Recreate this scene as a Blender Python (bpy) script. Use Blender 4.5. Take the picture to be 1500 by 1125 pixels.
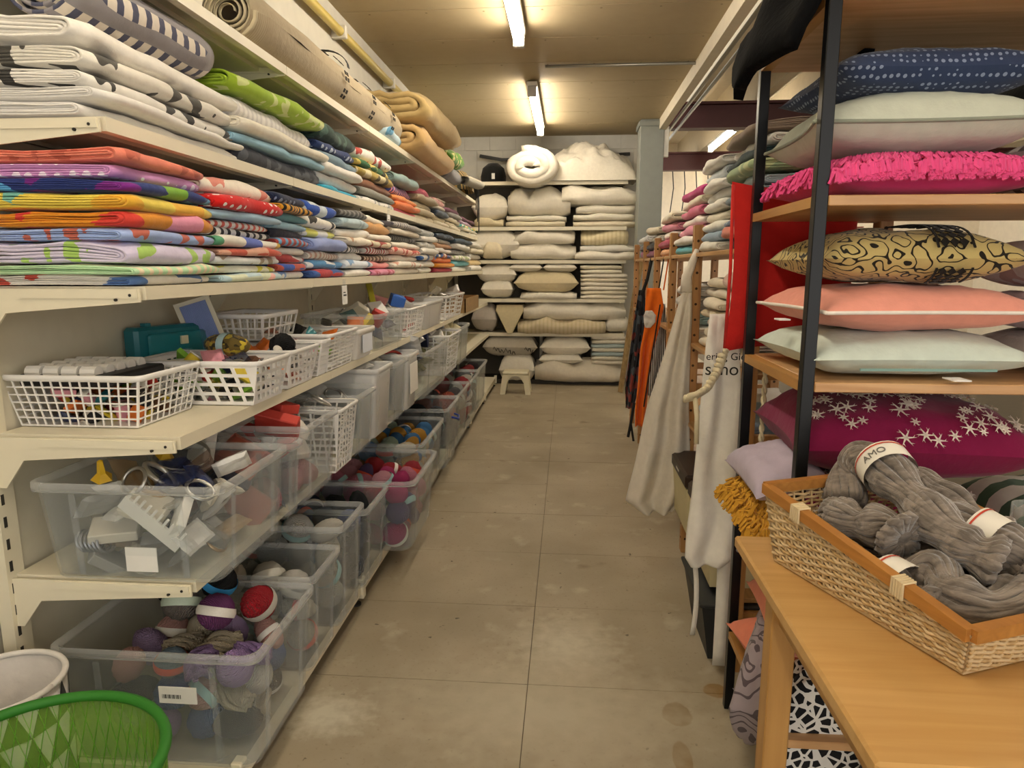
import bpy, math, random
from mathutils import Vector, Matrix, noise
import numpy as np
R=random.Random(7); PI=math.pi
for o in list(bpy.data.objects): bpy.data.objects.remove(o)
S=bpy.context.scene; C=S.collection
# ---------------------------------------------------------------- camera
F=1000.; CH=1.55
PITCH=math.atan((562.5-391)/F); YAW=math.atan((832-750)/F*math.cos(PITCH))
cd=bpy.data.cameras.new('camera'); cam=bpy.data.objects.new('camera',cd); C.objects.link(cam)
cd.sensor_width=36; cd.lens=36*F/1500; cd.clip_start=.02; cd.clip_end=200
cam.location=(0,0,CH); cam.rotation_euler=(PI/2-PITCH,0,YAW); S.camera=cam
FW=Vector((-math.sin(YAW)*math.cos(PITCH),math.cos(YAW)*math.cos(PITCH),-math.sin(PITCH)))
RT=Vector((math.cos(YAW),math.sin(YAW),0)); UP=RT.cross(FW)
def ray(px,py): return FW+RT*((px-750)/F)-UP*((py-562.5)/F)
def at_y(px,py,Y): d=ray(px,py); return Vector((0,0,CH))+d*(Y/d.y)
def at_x(px,py,X): d=ray(px,py); return Vector((0,0,CH))+d*(X/d.x)
def at_z(px,py,Z): d=ray(px,py); return Vector((0,0,CH))+d*((Z-CH)/d.z)
def ypx(px,X,Z):      # distance along the aisle where the line x=X, z=Z shows at column px
    lo,hi=.3,40
    for _ in range(50):
        m=(lo+hi)/2; v=Vector((X,m,Z-CH)); q=750+F*v.dot(RT)/v.dot(FW)
        if (q<px)==(X<0): lo=m
        else: hi=m
    return lo
# ---------------------------------------------------------------- world, exposure
w=bpy.data.worlds.new('world'); S.world=w; w.use_nodes=True
w.node_tree.nodes['Background'].inputs[0].default_value=(1,.95,.88,1)
w.node_tree.nodes['Background'].inputs[1].default_value=.75
vs=S.view_settings; vs.view_transform='Standard'; vs.look='None'; vs.gamma=1; vs.exposure=1.42; vs.use_curve_mapping=False
TUBE=17.0   # emission of the fluorescent tubes
# ---------------------------------------------------------------- materials
def lin(h):
    h=h.lstrip('#'); h=h if len(h)==6 else ''.join(c*2 for c in h); v=[int(h[i:i+2],16)/255 for i in (0,2,4)]
    return tuple(c/12.92 if c<=.04045 else ((c+.055)/1.055)**2.4 for c in v)+(1,)
MC={}
def base(key):
    m=bpy.data.materials.new(key); m.use_nodes=True; nt=m.node_tree; return m,nt,nt.nodes['Principled BSDF']
def mat(hx,rough=.5,metal=0,noise_amt=.06,nscale=12,bump=.0,bscale=60,spec=.4):
    k=('m',hx,rough,metal,noise_amt,nscale,bump,bscale)
    if k in MC: return MC[k]
    m,nt,b=base('mat_'+hx); L=nt.links; N=nt.nodes
    b.inputs['Roughness'].default_value=rough; b.inputs['Metallic'].default_value=metal; b.inputs['Specular IOR Level'].default_value=spec
    tc=N.new('ShaderNodeTexCoord'); nz=N.new('ShaderNodeTexNoise'); nz.inputs['Scale'].default_value=nscale; nz.inputs['Detail'].default_value=4
    L.new(tc.outputs['Object'],nz.inputs['Vector'])
    mx=N.new('ShaderNodeMix'); mx.data_type='RGBA'; c=lin(hx)
    mx.inputs[6].default_value=tuple(max(0,x*(1-noise_amt*2)) for x in c[:3])+(1,); mx.inputs[7].default_value=tuple(min(1,x*(1+noise_amt)) for x in c[:3])+(1,)
    L.new(nz.outputs['Fac'],mx.inputs[0]); L.new(mx.outputs[2],b.inputs['Base Color'])
    if bump:
        n2=N.new('ShaderNodeTexNoise'); n2.inputs['Scale'].default_value=bscale; L.new(tc.outputs['Object'],n2.inputs['Vector'])
        bp=N.new('ShaderNodeBump'); bp.inputs['Strength'].default_value=bump; bp.inputs['Distance'].default_value=.01
        L.new(n2.outputs['Fac'],bp.inputs['Height']); L.new(bp.outputs[0],b.inputs['Normal'])
    MC[k]=m; return m
def fabric(c1,pat='plain',cs=(),scale=1.0):
    k=('f',c1,pat,tuple(cs),scale)
    if k in MC: return MC[k]
    m,nt,b=base('fabric_'+c1); L=nt.links; N=nt.nodes
    b.inputs['Roughness'].default_value=.9; b.inputs['Specular IOR Level'].default_value=.15; b.inputs['Sheen Weight'].default_value=.15
    tc=N.new('ShaderNodeTexCoord'); V=tc.outputs['Object']
    def node(t,**kw):
        n=N.new(t)
        for a,v in kw.items(): n.inputs[a].default_value=v
        return n
    def mix(f,a,c):
        x=N.new('ShaderNodeMix'); x.data_type='RGBA'
        if f is not None: L.new(f,x.inputs[0])
        for s,v in ((6,a),(7,c)):
            if isinstance(v,tuple): x.inputs[s].default_value=v
            else: L.new(v,x.inputs[s])
        return x.outputs[2]
    def gt(s,t):
        x=N.new('ShaderNodeMath'); x.operation='GREATER_THAN'; L.new(s,x.inputs[0]); x.inputs[1].default_value=t; return x.outputs[0]
    col=lin(c1); cl=[lin(c) for c in cs]
    out=col
    if pat=='dots':
        v=node('ShaderNodeTexVoronoi',Scale=22*scale,Randomness=.25); L.new(V,v.inputs['Vector'])
        x=N.new('ShaderNodeMath'); x.operation='LESS_THAN'; L.new(v.outputs['Distance'],x.inputs[0]); x.inputs[1].default_value=.3
        out=mix(x.outputs[0],col,cl[0])
    elif pat in('stripes','check'):
        wv=node('ShaderNodeTexWave',Scale=6*scale); wv.bands_direction='Y'; L.new(V,wv.inputs['Vector'])
        out=mix(gt(wv.outputs['Fac'],.6),col,cl[0])
        if pat=='check':
            w2=node('ShaderNodeTexWave',Scale=6*scale); w2.bands_direction='X'; L.new(V,w2.inputs['Vector'])
            out=mix(gt(w2.outputs['Fac'],.6),out,cl[-1])
    elif pat=='floral':
        n1=node('ShaderNodeTexNoise',Scale=14*scale,Detail=1.0); L.new(V,n1.inputs['Vector'])
        out=mix(gt(n1.outputs['Fac'],.58),col,cl[0])
        if len(cl)>1:
            n2=node('ShaderNodeTexNoise',Scale=19*scale,Detail=1.0); mp=N.new('ShaderNodeMapping'); mp.inputs['Location'].default_value=(3,5,9)
            L.new(V,mp.inputs['Vector']); L.new(mp.outputs[0],n2.inputs['Vector']); out=mix(gt(n2.outputs['Fac'],.62),out,cl[1])
    elif pat=='multi':
        v=node('ShaderNodeTexVoronoi',Scale=9*scale); L.new(V,v.inputs['Vector'])
        sx=N.new('ShaderNodeSeparateColor'); L.new(v.outputs['Color'],sx.inputs[0])
        r=N.new('ShaderNodeValToRGB'); r.color_ramp.interpolation='CONSTANT'; el=r.color_ramp.elements
        al=[col]+cl; el[0].color=al[0]; el[0].position=0; el[1].color=al[1]; el[1].position=.4
        for i,c in enumerate(al[2:]): e=el.new(.4+.6*(i+1)/(len(al)-1)); e.color=c
        L.new(sx.outputs[0],r.inputs[0]); out=r.outputs[0]
    elif pat=='lines':     # maze-like outline print
        v=node('ShaderNodeTexVoronoi',Scale=16*scale); v.feature='DISTANCE_TO_EDGE'; L.new(V,v.inputs['Vector'])
        x=N.new('ShaderNodeMath'); x.operation='LESS_THAN'; L.new(v.outputs['Distance'],x.inputs[0]); x.inputs[1].default_value=.12
        out=mix(x.outputs[0],col,cl[0])
    elif pat=='scroll':    # curled black print
        wv=node('ShaderNodeTexWave',Scale=9*scale,Distortion=14.0); wv.wave_type='RINGS'; wv.inputs['Detail Scale'].default_value=2.2; wv.inputs['Detail'].default_value=.5; L.new(V,wv.inputs['Vector'])
        out=mix(gt(wv.outputs['Fac'],.86),col,cl[0])
    n=node('ShaderNodeTexNoise',Scale=30,Detail=3.0); L.new(V,n.inputs['Vector'])
    hs=N.new('ShaderNodeHueSaturation'); mr=N.new('ShaderNodeMapRange'); mr.inputs[3].default_value=.88; mr.inputs[4].default_value=1.08
    L.new(n.outputs['Fac'],mr.inputs[0]); L.new(mr.outputs[0],hs.inputs['Value'])
    if isinstance(out,tuple): hs.inputs['Color'].default_value=out
    else: L.new(out,hs.inputs['Color'])
    L.new(hs.outputs[0],b.inputs['Base Color'])
    n2=node('ShaderNodeTexNoise',Scale=45,Detail=4.0); L.new(V,n2.inputs['Vector'])
    bp=N.new('ShaderNodeBump'); bp.inputs['Strength'].default_value=.35; bp.inputs['Distance'].default_value=.006
    L.new(n2.outputs['Fac'],bp.inputs['Height']); L.new(bp.outputs[0],b.inputs['Normal'])
    MC[k]=m; return m
def yarn_mat(hx):
    k=('y',hx)
    if k in MC: return MC[k]
    m,nt,b=base('yarn_'+hx); L=nt.links; N=nt.nodes; b.inputs['Roughness'].default_value=.95; b.inputs['Sheen Weight'].default_value=.06; b.inputs['Specular IOR Level'].default_value=.1
    tc=N.new('ShaderNodeTexCoord'); wv=N.new('ShaderNodeTexWave'); wv.inputs['Scale'].default_value=5; wv.inputs['Distortion'].default_value=6; wv.inputs['Detail'].default_value=2; wv.bands_direction='DIAGONAL'
    L.new(tc.outputs['Object'],wv.inputs['Vector']); mx=N.new('ShaderNodeMix'); mx.data_type='RGBA'; c=lin(hx)
    mx.inputs[6].default_value=tuple(x*.72 for x in c[:3])+(1,); mx.inputs[7].default_value=c; L.new(wv.outputs['Fac'],mx.inputs[0]); L.new(mx.outputs[2],b.inputs['Base Color'])
    bp=N.new('ShaderNodeBump'); bp.inputs['Strength'].default_value=.7; bp.inputs['Distance'].default_value=.05; L.new(wv.outputs['Fac'],bp.inputs['Height']); L.new(bp.outputs[0],b.inputs['Normal'])
    MC[k]=m; return m
def clear(hx='#E9EEF0',op=.045,rough=.2):
    k=('c',hx,op)
    if k in MC: return MC[k]
    m,nt,b=base('clear_plastic'); L=nt.links; N=nt.nodes
    b.inputs['Base Color'].default_value=lin(hx); b.inputs['Roughness'].default_value=rough
    tr=N.new('ShaderNodeBsdfTransparent'); tr.inputs[0].default_value=(.97,.98,.98,1)
    fr=N.new('ShaderNodeLayerWeight'); fr.inputs[0].default_value=.5
    pw=N.new('ShaderNodeMath'); pw.operation='POWER'; L.new(fr.outputs['Facing'],pw.inputs[0]); pw.inputs[1].default_value=3
    ad=N.new('ShaderNodeMath'); ad.operation='MULTIPLY_ADD'; L.new(pw.outputs[0],ad.inputs[0]); ad.inputs[1].default_value=.3; ad.inputs[2].default_value=op; ad.use_clamp=True
    ms=N.new('ShaderNodeMixShader'); L.new(ad.outputs[0],ms.inputs[0]); L.new(tr.outputs[0],ms.inputs[1]); L.new(b.outputs[0],ms.inputs[2])
    L.new(ms.outputs[0],N['Material Output'].inputs[0]); MC[k]=m; return m
def emit(hx,s):
    m,nt,b=base('lamp'); b.inputs['Base Color'].default_value=lin(hx); b.inputs['Emission Color'].default_value=lin(hx); b.inputs['Emission Strength'].default_value=s; return m
def wood(hx,hx2,scale=3,axis='X',rough=.4):
    k=('w',hx,axis,scale)
    if k in MC: return MC[k]
    m,nt,b=base('wood'); L=nt.links; N=nt.nodes; b.inputs['Roughness'].default_value=rough
    tc=N.new('ShaderNodeTexCoord'); mp=N.new('ShaderNodeMapping'); sc={'X':(1,14,14),'Y':(14,1,14),'Z':(14,14,1)}[axis]
    mp.inputs['Scale'].default_value=sc; n=N.new('ShaderNodeTexNoise'); n.inputs['Scale'].default_value=scale; n.inputs['Detail'].default_value=5; n.inputs['Distortion'].default_value=.6
    L.new(tc.outputs['Object'],mp.inputs[0]); L.new(mp.outputs[0],n.inputs['Vector'])
    mx=N.new('ShaderNodeMix'); mx.data_type='RGBA'; mx.inputs[6].default_value=lin(hx2); mx.inputs[7].default_value=lin(hx)
    r=N.new('ShaderNodeMapRange'); r.inputs[1].default_value=.3; r.inputs[2].default_value=.65; L.new(n.outputs['Fac'],r.inputs[0]); L.new(r.outputs[0],mx.inputs[0]); L.new(mx.outputs[2],b.inputs['Base Color'])
    MC[k]=m; return m
# ---------------------------------------------------------------- mesh helpers
class MB:
    def __init__(s): s.v=[]; s.f=[]
    def add(s,vs,fs):
        o=len(s.v); s.v+= [tuple(v) for v in vs]; s.f+=[tuple(i+o for i in f) for f in fs]; return s
    def box(s,x0,x1,y0,y1,z0,z1,bv=0):
        if bv and min(x1-x0,y1-y0,z1-z0)>2.2*bv:
            P=[]
            for z,i in ((z0,bv),(z0+bv,0),(z1-bv,0),(z1,bv)):
                for (x,y) in ((x0+i+bv*(i==0),y0+i),(x1-i-bv*(i==0),y0+i),(x1-i,y0+i+bv*(i==0)),(x1-i,y1-i-bv*(i==0)),(x1-i-bv*(i==0),y1-i),(x0+i+bv*(i==0),y1-i),(x0+i,y1-i-bv*(i==0)),(x0+i,y0+i+bv*(i==0))): P.append((x,y,z))
            fs=[tuple(range(7,-1,-1)),tuple(range(24,32))]
            for l in range(3):
                for k in range(8): fs.append((l*8+k,l*8+(k+1)%8,l*8+8+(k+1)%8,l*8+8+k))
            return s.add(P,fs)
        return s.add([(x0,y0,z0),(x1,y0,z0),(x1,y1,z0),(x0,y1,z0),(x0,y0,z1),(x1,y0,z1),(x1,y1,z1),(x0,y1,z1)],[(3,2,1,0),(4,5,6,7),(0,1,5,4),(1,2,6,5),(2,3,7,6),(3,0,4,7)])
    def tube(s,pts,r,n=8,cap=True):
        pts=[Vector(p) for p in pts]; rs=r if isinstance(r,(list,tuple)) else [r]*len(pts); vs=[];fs=[]
        up=None
        for i,p in enumerate(pts):
            t=(pts[min(i+1,len(pts)-1)]-pts[max(i-1,0)]).normalized()
            if up is None: up=Vector((0,0,1)) if abs(t.z)<.9 else Vector((1,0,0))
            a=t.cross(up).normalized(); b=a.cross(t); up=b
            for k in range(n): vs.append(p+(a*math.cos(2*PI*k/n)+b*math.sin(2*PI*k/n))*rs[i])
        for i in range(len(pts)-1):
            for k in range(n): fs.append((i*n+k,i*n+(k+1)%n,i*n+n+(k+1)%n,i*n+n+k))
        if cap: fs+=[tuple(range(n-1,-1,-1)),tuple((len(pts)-1)*n+k for k in range(n))]
        return s.add(vs,fs)
    def lathe(s,prof,n=20,c=(0,0,0)):
        vs=[(c[0]+r*math.cos(2*PI*k/n),c[1]+r*math.sin(2*PI*k/n),c[2]+z) for r,z in prof for k in range(n)]
        fs=[(i*n+k,i*n+(k+1)%n,i*n+n+(k+1)%n,i*n+n+k) for i in range(len(prof)-1) for k in range(n)]
        return s.add(vs,fs)
    def grid(s,nu,nv,fn,wrap=False):
        vs=[fn(i/nu,j/nv) for j in range(nv+1) for i in range(nu+1)]
        fs=[(j*(nu+1)+i,j*(nu+1)+i+1,(j+1)*(nu+1)+i+1,(j+1)*(nu+1)+i) for j in range(nv) for i in range(nu)]
        return s.add(vs,fs)
    def mesh(s,name,smooth=False):
        me=bpy.data.meshes.new(name); me.from_pydata(s.v,[],s.f); me.update()
        if smooth: me.polygons.foreach_set('use_smooth',[True]*len(me.polygons))
        return me
def obj(name,me,m,parent=None,smooth=False,loc=None,rot=None):
    if isinstance(me,MB): me=me.mesh(name,smooth)
    o=bpy.data.objects.new(name,me); C.objects.link(o)
    if m is not None:
        if len(me.materials)==0: me.materials.append(m)
        elif me.materials[0]!=m:
            o.material_slots[0].link='OBJECT'; o.material_slots[0].material=m
    if parent: o.parent=parent
    if loc: o.location=loc
    if rot: o.rotation_euler=rot
    return o
def tag(o,label,cat,group=None):
    o['label']=label; o['category']=cat
    if group: o['group']=group
    return o
def thing(name,label,cat,loc=(0,0,0),rz=0,group=None,rot=None):
    o=bpy.data.objects.new(name,None); C.objects.link(o); o.empty_display_size=.05; o.location=loc; o.rotation_euler=rot or (0,0,rz); return tag(o,label,cat,group)
def struct(name,me,m,smooth=False):
    o=obj(name,me,m,None,smooth); o['kind']='structure'; return o
def solid(o,t,off=0):
    s=o.modifiers.new('thickness','SOLIDIFY'); s.thickness=t; s.offset=off; return o
ORD=['first','second','third','fourth','fifth','sixth','seventh','eighth','ninth','tenth','eleventh','twelfth','thirteenth']
nz=noise.noise
# ---------------------------------------------------------------- setting
cream='#E6E0CC'
def conc():
    m,nt,b=base('concrete'); L=nt.links; N=nt.nodes; b.inputs['Roughness'].default_value=.55; b.inputs['Specular IOR Level'].default_value=.35
    tc=N.new('ShaderNodeNewGeometry'); V=tc.outputs['Position']
    def nn(s,d,lo,hi):
        n=N.new('ShaderNodeTexNoise'); n.inputs['Scale'].default_value=s; n.inputs['Detail'].default_value=d; L.new(V,n.inputs['Vector'])
        r=N.new('ShaderNodeMapRange'); r.inputs[1].default_value=lo; r.inputs[2].default_value=hi; L.new(n.outputs['Fac'],r.inputs[0]); return r.outputs[0]
    def mx(f,a,c):
        x=N.new('ShaderNodeMix'); x.data_type='RGBA'; L.new(f,x.inputs[0])
        for s,v in ((6,a),(7,c)):
            if isinstance(v,tuple): x.inputs[s].default_value=v
            else: L.new(v,x.inputs[s])
        return x.outputs[2]
    a=mx(nn(1.6,6,.3,.7),lin('#94887 0'.replace(' ','')),lin('#ADA18A'))
    a=mx(nn(5,8,.6,.85),a,lin('#C2B9A2')); a=mx(nn(2.3,5,.66,.74),a,lin('#756750')); a=mx(nn(60,3,.6,.8),a,lin('#8A7E66')); a=mx(nn(24,2,.72,.76),a,lin('#5C5242'))
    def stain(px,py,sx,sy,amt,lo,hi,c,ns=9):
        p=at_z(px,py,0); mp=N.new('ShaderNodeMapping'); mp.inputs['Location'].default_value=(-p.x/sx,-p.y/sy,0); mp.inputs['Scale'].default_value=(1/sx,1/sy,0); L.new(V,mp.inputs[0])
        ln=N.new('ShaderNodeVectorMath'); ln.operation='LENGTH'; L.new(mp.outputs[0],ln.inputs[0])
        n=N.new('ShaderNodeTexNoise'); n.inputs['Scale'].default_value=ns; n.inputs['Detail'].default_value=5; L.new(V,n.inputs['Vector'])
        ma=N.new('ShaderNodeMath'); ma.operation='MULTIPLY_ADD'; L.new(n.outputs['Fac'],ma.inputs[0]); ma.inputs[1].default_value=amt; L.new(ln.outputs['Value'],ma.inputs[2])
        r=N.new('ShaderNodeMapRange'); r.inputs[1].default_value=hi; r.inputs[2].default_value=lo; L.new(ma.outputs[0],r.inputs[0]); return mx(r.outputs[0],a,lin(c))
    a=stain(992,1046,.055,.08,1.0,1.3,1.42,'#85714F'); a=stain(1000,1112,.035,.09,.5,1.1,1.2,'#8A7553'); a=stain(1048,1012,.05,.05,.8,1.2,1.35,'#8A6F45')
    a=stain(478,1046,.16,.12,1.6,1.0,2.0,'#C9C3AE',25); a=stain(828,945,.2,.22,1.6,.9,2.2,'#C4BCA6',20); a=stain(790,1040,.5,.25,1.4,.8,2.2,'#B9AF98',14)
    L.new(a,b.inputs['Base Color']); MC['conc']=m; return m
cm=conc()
struct('floor',MB().box(-1.75,9,-4,16,-.12,-.006),mat('#6E6350',.8))
fl=bpy.data.objects['floor']
for i in range(-1,3):
    for j in range(-6,26):
        x0=-.13+ (i-1)*1.2; y0=-.06+j*.6
        xa,xb=max(x0+.0015,-1.6),x0+1.1985
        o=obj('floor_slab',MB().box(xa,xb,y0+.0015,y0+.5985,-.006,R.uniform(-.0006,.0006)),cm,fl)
struct('wall_left',MB().box(-1.7,-1.6,-4,9.6,0,3.4),mat('#C4BFB0',.6))
struct('wall_back',MB().box(-1.7,1.2,9.6,9.7,0,3.4),mat('#C9C6BC',.7))
for i in range(8):
    o=obj('wall_panel',MB().box(-1.6+i*.35+.003,-1.6+i*.35+.347,9.585,9.6,2.62+.33*(0),3.1),mat('#C9C6BC',.7),bpy.data.objects['wall_back'])
    o=obj('wall_panel',MB().box(-1.6+i*.35-.17,-1.6+i*.35+.175,9.585,9.6,3.105,3.28),mat('#C9C6BC',.7),bpy.data.objects['wall_back'])
ce=struct('ceiling',MB().box(-1.7,1.1,-4,9.7,3.3,3.4),mat('#8F8160',.7))
for j in range(22):
    y=-4+.64*j
    p=obj('ceiling_panel',MB().box(-1.6,1.06,y+.004,min(9.6,y+.636),3.28,3.3),mat('#A89878',.65,noise_amt=.04),ce)
    if 4<y<9:
        sc=MB()
        for q in range(7): sc.lathe([(0,-.002),(.008,-.002),(.008,.001)],8,(-1.4+q*.4,y+.06,3.28))
        obj('screws',sc,mat('#8d7f62',.5,.6),p)['kind']='stuff'
struct('trim_1',MB().box(1.06,1.14,-4,9.7,3.16,3.45),mat('#D6CDB8',.6))
col=struct('wall_column',MB().box(.84,1.12,8.62,8.98,0,3.28,.006),mat('#8F938C',.5))
obj('column_cap',MB().box(.82,1.14,8.6,9.0,3.2,3.26,.005),mat('#8F938C',.5),col)
obj('switch_box',MB().box(1.121,1.18,8.64,8.7,2.85,3.2,.004),mat('#E4E1D6',.5),col)
# neighbouring hall on the right
struct('wall_far',MB().box(1.1,9,15.8,16,0,4.6),mat('#EFE3CC',.8))
struct('wall_right',MB().box(8.8,9,-4,16,0,4.6),mat('#E2D8C4',.8))
struct('ceiling_hall',MB().box(1.1,9,-4,16,4.2,4.3),mat('#C8BDA6',.7))
for i,x in enumerate([1.5+.85*k for k in range(8)]): struct('trim_%d'%(i+2),MB().box(x,x+.12,-4,15.8,3.62,4.2),mat('#CDBFA2',.6))
for i,y in enumerate((3.2,9.3,13.2)):
    m=MB().box(1.14,8.8,y,y+.2,3.3,3.33).box(1.14,8.8,y,y+.2,3.59,3.62).box(1.14,8.8,y+.09,y+.11,3.33,3.59)
    struct('trim_%d'%(i+12),m,mat('#4A1F1C',.5))
for k,dx in enumerate((0,.09)):
    o=tag(obj('conduit_pipe',MB().tube([(1.25+dx,2,3.25),(1.25+dx,13,3.25)],.018),mat('#9A988F',.35,.7),None,True),['thin grey conduit pipe running beside the ceiling edge','thin grey conduit pipe, the one further from the ceiling edge'][k],'pipe','conduit pipes under the hall ceiling')
tag(obj('conduit_pipe',MB().tube([(-.22,6.3,3.262),(1.05,6.3,3.262),(1.2,6.3,3.25)],.014),mat('#9A988F',.35,.7),None,True),'thin grey conduit crossing the ceiling to the tube lamp','pipe')
py=thing('ceiling_pipe','yellowish pipe clipped along wall under the ceiling','pipe')
obj('pipe',MB().tube([(-1.54,-3,3.1),(-1.54,9.3,3.1)],.03,12),mat('#C9B25C',.4),py,True)
for y in (1.6,3.2,4.8,6.1,7.4): obj('clip',MB().box(-1.6,-1.5,y-.02,y+.02,3.06,3.14,.004),mat('#D8D3C4',.5),py)
tag(obj('cable',MB().tube([(-1.2,9.5,3.02),(-.9,9.45,2.96),(-.4,9.5,2.97),(.1,9.52,3.0),(.8,9.55,3.03)],.022),mat('#4a4a4a',.5),None,True),'thick dark cable sagging along top of the back wall','cable')
hk=thing('hanging_cables','dark cables dangling before the bright far wall','cable',(2.6,15.7,3.0))
for k in range(6):
    x=-.6+.25*k; obj('cable',MB().tube([(x,0,.6),(x+.03,0,.25),(x-.03,-.02,R.uniform(-.3,.1))],.012,6),mat('#222222',.6),hk)
def tube_lamp(x,y0,y1,z,label):
    t=thing('tube_lamp',label,'ceiling lamp',(x,y0,z),0,'fluorescent tube lamps'); l=y1-y0
    obj('housing',MB().box(-.05,.05,0,l,.05,.09,.006),mat('#D9D6CC',.5),t)
    obj('tube',MB().tube([(0,.06,.0),(0,l-.06,.0)],.036,12),emit('#FFF3E0',TUBE),t,True)
    for q in (0,l-.06): obj('end_cap',MB().box(-.042,.042,q,q+.06,-.04,.05,.006),mat('#B9B6AE',.5),t)
    return t
tube_lamp(-.38,3.3,5.35,3.17,'bright tube lamp overhead in middle of the aisle ceiling')
tube_lamp(-.36,6.75,8.8,3.17,'bright tube lamp on ceiling nearest the back shelves')
for k,y in enumerate((-.2,-3.4)): tube_lamp(-.38,y,y+2.05,3.17,['aisle tube lamp above the green mesh basket','last aisle tube lamp, well before the shelving begins'][k])
for k_,(x,y) in enumerate(((2.41,10.6),(4.96,10.6),(3.26,13.6),(3.26,5.0),(3.26,.5),(5.81,13.6))): tube_lamp(x,y,y+1.9,3.53,['tube lamp under hall joist just past the grey column','hall tube lamp two joists beyond the column lamp','hall tube lamp nearest the bright far wall','hall tube lamp beside the middle of the wooden shelving','hall tube lamp above the black cushion rack','hall tube lamp by far wall and right wall'][k_])
# ---------------------------------------------------------------- left shelving
SH=mat('#E3DBC2',.42,noise_amt=.03)
YJ=[1.7+1.19*k for k in range(7)]      # bay joints
XB=-1.57
T=dict(t1=(-1.16,2.36),t2=(-1.155,1.92),t3=(-1.09,1.5),t4=(-1.03,1.1),t5=(-1.02,.69),base=(-.93,.12))
g=thing('metal_shelving','long cream metal shelving along the left wall with slotted uprights','shelving')
for y in YJ:
    u=obj('upright',MB().box(XB-.02,XB+.02,y-.03,y+.03,0,2.75),SH,g)
    sl=MB()
    for k in range(40): sl.box(XB+.0195,XB+.0215,y-.018,y-.008,.12+k*.065,.15+k*.065)
    obj('slots',sl,mat('#35322c',.8),u)['kind']='stuff'
for k in range(6):
    for z0,z1 in ((.12,.66),(.665,1.07),(1.075,1.47),(1.475,1.9),(1.905,2.7)):
        obj('back_panel',MB().box(XB-.01,XB+.005,YJ[k]+.031,YJ[k+1]-.031,z0,z1),mat('#D9D2BC',.5),g)
    for n,(xf,z) in T.items():
        y0,y1=YJ[k]+.002,YJ[k+1]-.002; m=MB()
        h=.035 if n!='base' else .06
        m.box(XB+.02,xf,y0,y1,z-.006,z,0).box(xf-.016,xf,y0,y1,z-h,z-.006).box(xf-.03,xf-.016,y0,y1,z-h,z-h+.004)
        m.box(XB+.02,xf-.016,y0,y0+.01,z-.03,z-.006).box(XB+.02,xf-.016,y1-.01,y1,z-.03,z-.006)
        m.box(XB+.15,XB+.3,y0+.01,y1-.01,z-.022,z-.006)
        obj('shelf_board',m,SH,g)
for k,y in enumerate(YJ):
    for n,(xf,z) in T.items():
        if n=='base':
            obj('foot_bracket',MB().box(XB,xf+.005,y-.018,y+.018,.045,.115).box(xf-.02,xf+.012,y-.02,y+.02,.04,.14,.003),SH,g)
            f=MB().lathe([(0,.0),(.022,0),(.022,.01),(.008,.014),(.008,.05)],12,(xf-.03,y,0)); obj('levelling_foot',f,mat('#26241f',.5),g); continue
        d=-.012
        P=[(XB+.02,z-.15),(XB+.02,z-.006),(xf-.005,z-.006),(xf-.005,z-.04),(XB+.1,z-.07),(XB+.04,z-.15)]
        m=MB(); n6=len(P); ya=y-.014 if k else y-.016
        m.add([(a,ya,b) for a,b in P]+[(a,ya+.006,b) for a,b in P],[tuple(range(n6)),tuple(range(2*n6-1,n6-1,-1))]+[(i,i+n6,(i+1)%n6+n6,(i+1)%n6) for i in range(n6)])
        m.box(XB+.15,xf-.01,ya-.004,ya,z-.03,z-.008)
        br=obj('bracket',m,SH,g)
        hl=MB()
        for hx in (xf-.03,xf-.07): hl.tube([(hx,ya-.0055,z-.022 if hx>xf-.05 else z-.034),(hx,ya+.001,z-.022 if hx>xf-.05 else z-.034)],.004,8)
        obj('screw_holes',hl,mat('#2b2721',.7),br)['kind']='stuff'
# ---------------------------------------------------------------- textiles
def folded(wd,d,h,n=3,seed=0,puff=1.0,na=8):
    """folded cloth: nested U sheets, fold at x=0 facing +x, cut edges towards -x; y 0..wd, z 0..h"""
    m=MB(); s=h/(2*n); ny=9; so=seed*7.31
    for i in range(n):
        ro=h/2-i*s; ri=max(ro-s*.86,.0012); xo=-i*s*1.1
        prof=[]
        bk=-d*(1-.03*((seed*13+i*5)%4))
        for r in (ro,ri):
            q=[]
            for t in (1,.8,.6,.4,.2): q.append((bk*t+(xo-ro)*(1-t),-r))
            for a in range(na+1):
                an=-PI/2+PI*a/na; q.append((xo-ro+ro*.02+(r*1.05)*math.cos(an),r*math.sin(an)))
            for t in (.2,.4,.6,.8,1): q.append((bk*t+(xo-ro)*(1-t),r))
            prof.append(q)
        loop=prof[0]+prof[1][::-1]; L=len(loop); vs=[];fs=[]
        e0=.012*nz((so,i*3.1,1)); e1=.012*nz((so,i*3.1,5))
        for j in range(ny+1):
            v=j/ny; y=e0+(wd+e1-e0)*v; ed=abs(2*v-1)**5
            for (x,z) in loop:
                zz=h/2+z*(1-.22*ed); k=zz/h
                w_=nz((x*5+so,y*5,i*.2))*.75+nz((x*13+so,y*13,i*.5))*.3
                zz+= w_*h*.32*puff*(.25+k) - .12*h*k*(1-min(1,abs(x)/.15)) - ed*h*.08*k
                xx=x+nz((so+3,y*7,zz*9))*.018-ed*.008
                vs.append((xx,y+nz((x*8,so,zz*12))*.006,max(zz,.0005)))
        for j in range(ny):
            for k in range(L): fs.append((j*L+k,(j+1)*L+k,(j+1)*L+(k+1)%L,j*L+(k+1)%L))
        H=L//2
        for j in (0,ny):
            for k in range(H-1):
                f=(j*L+k,j*L+k+1,j*L+L-2-k,j*L+L-1-k); fs.append(f if j==0 else f[::-1])
        m.add(vs,fs)
    return m
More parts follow.
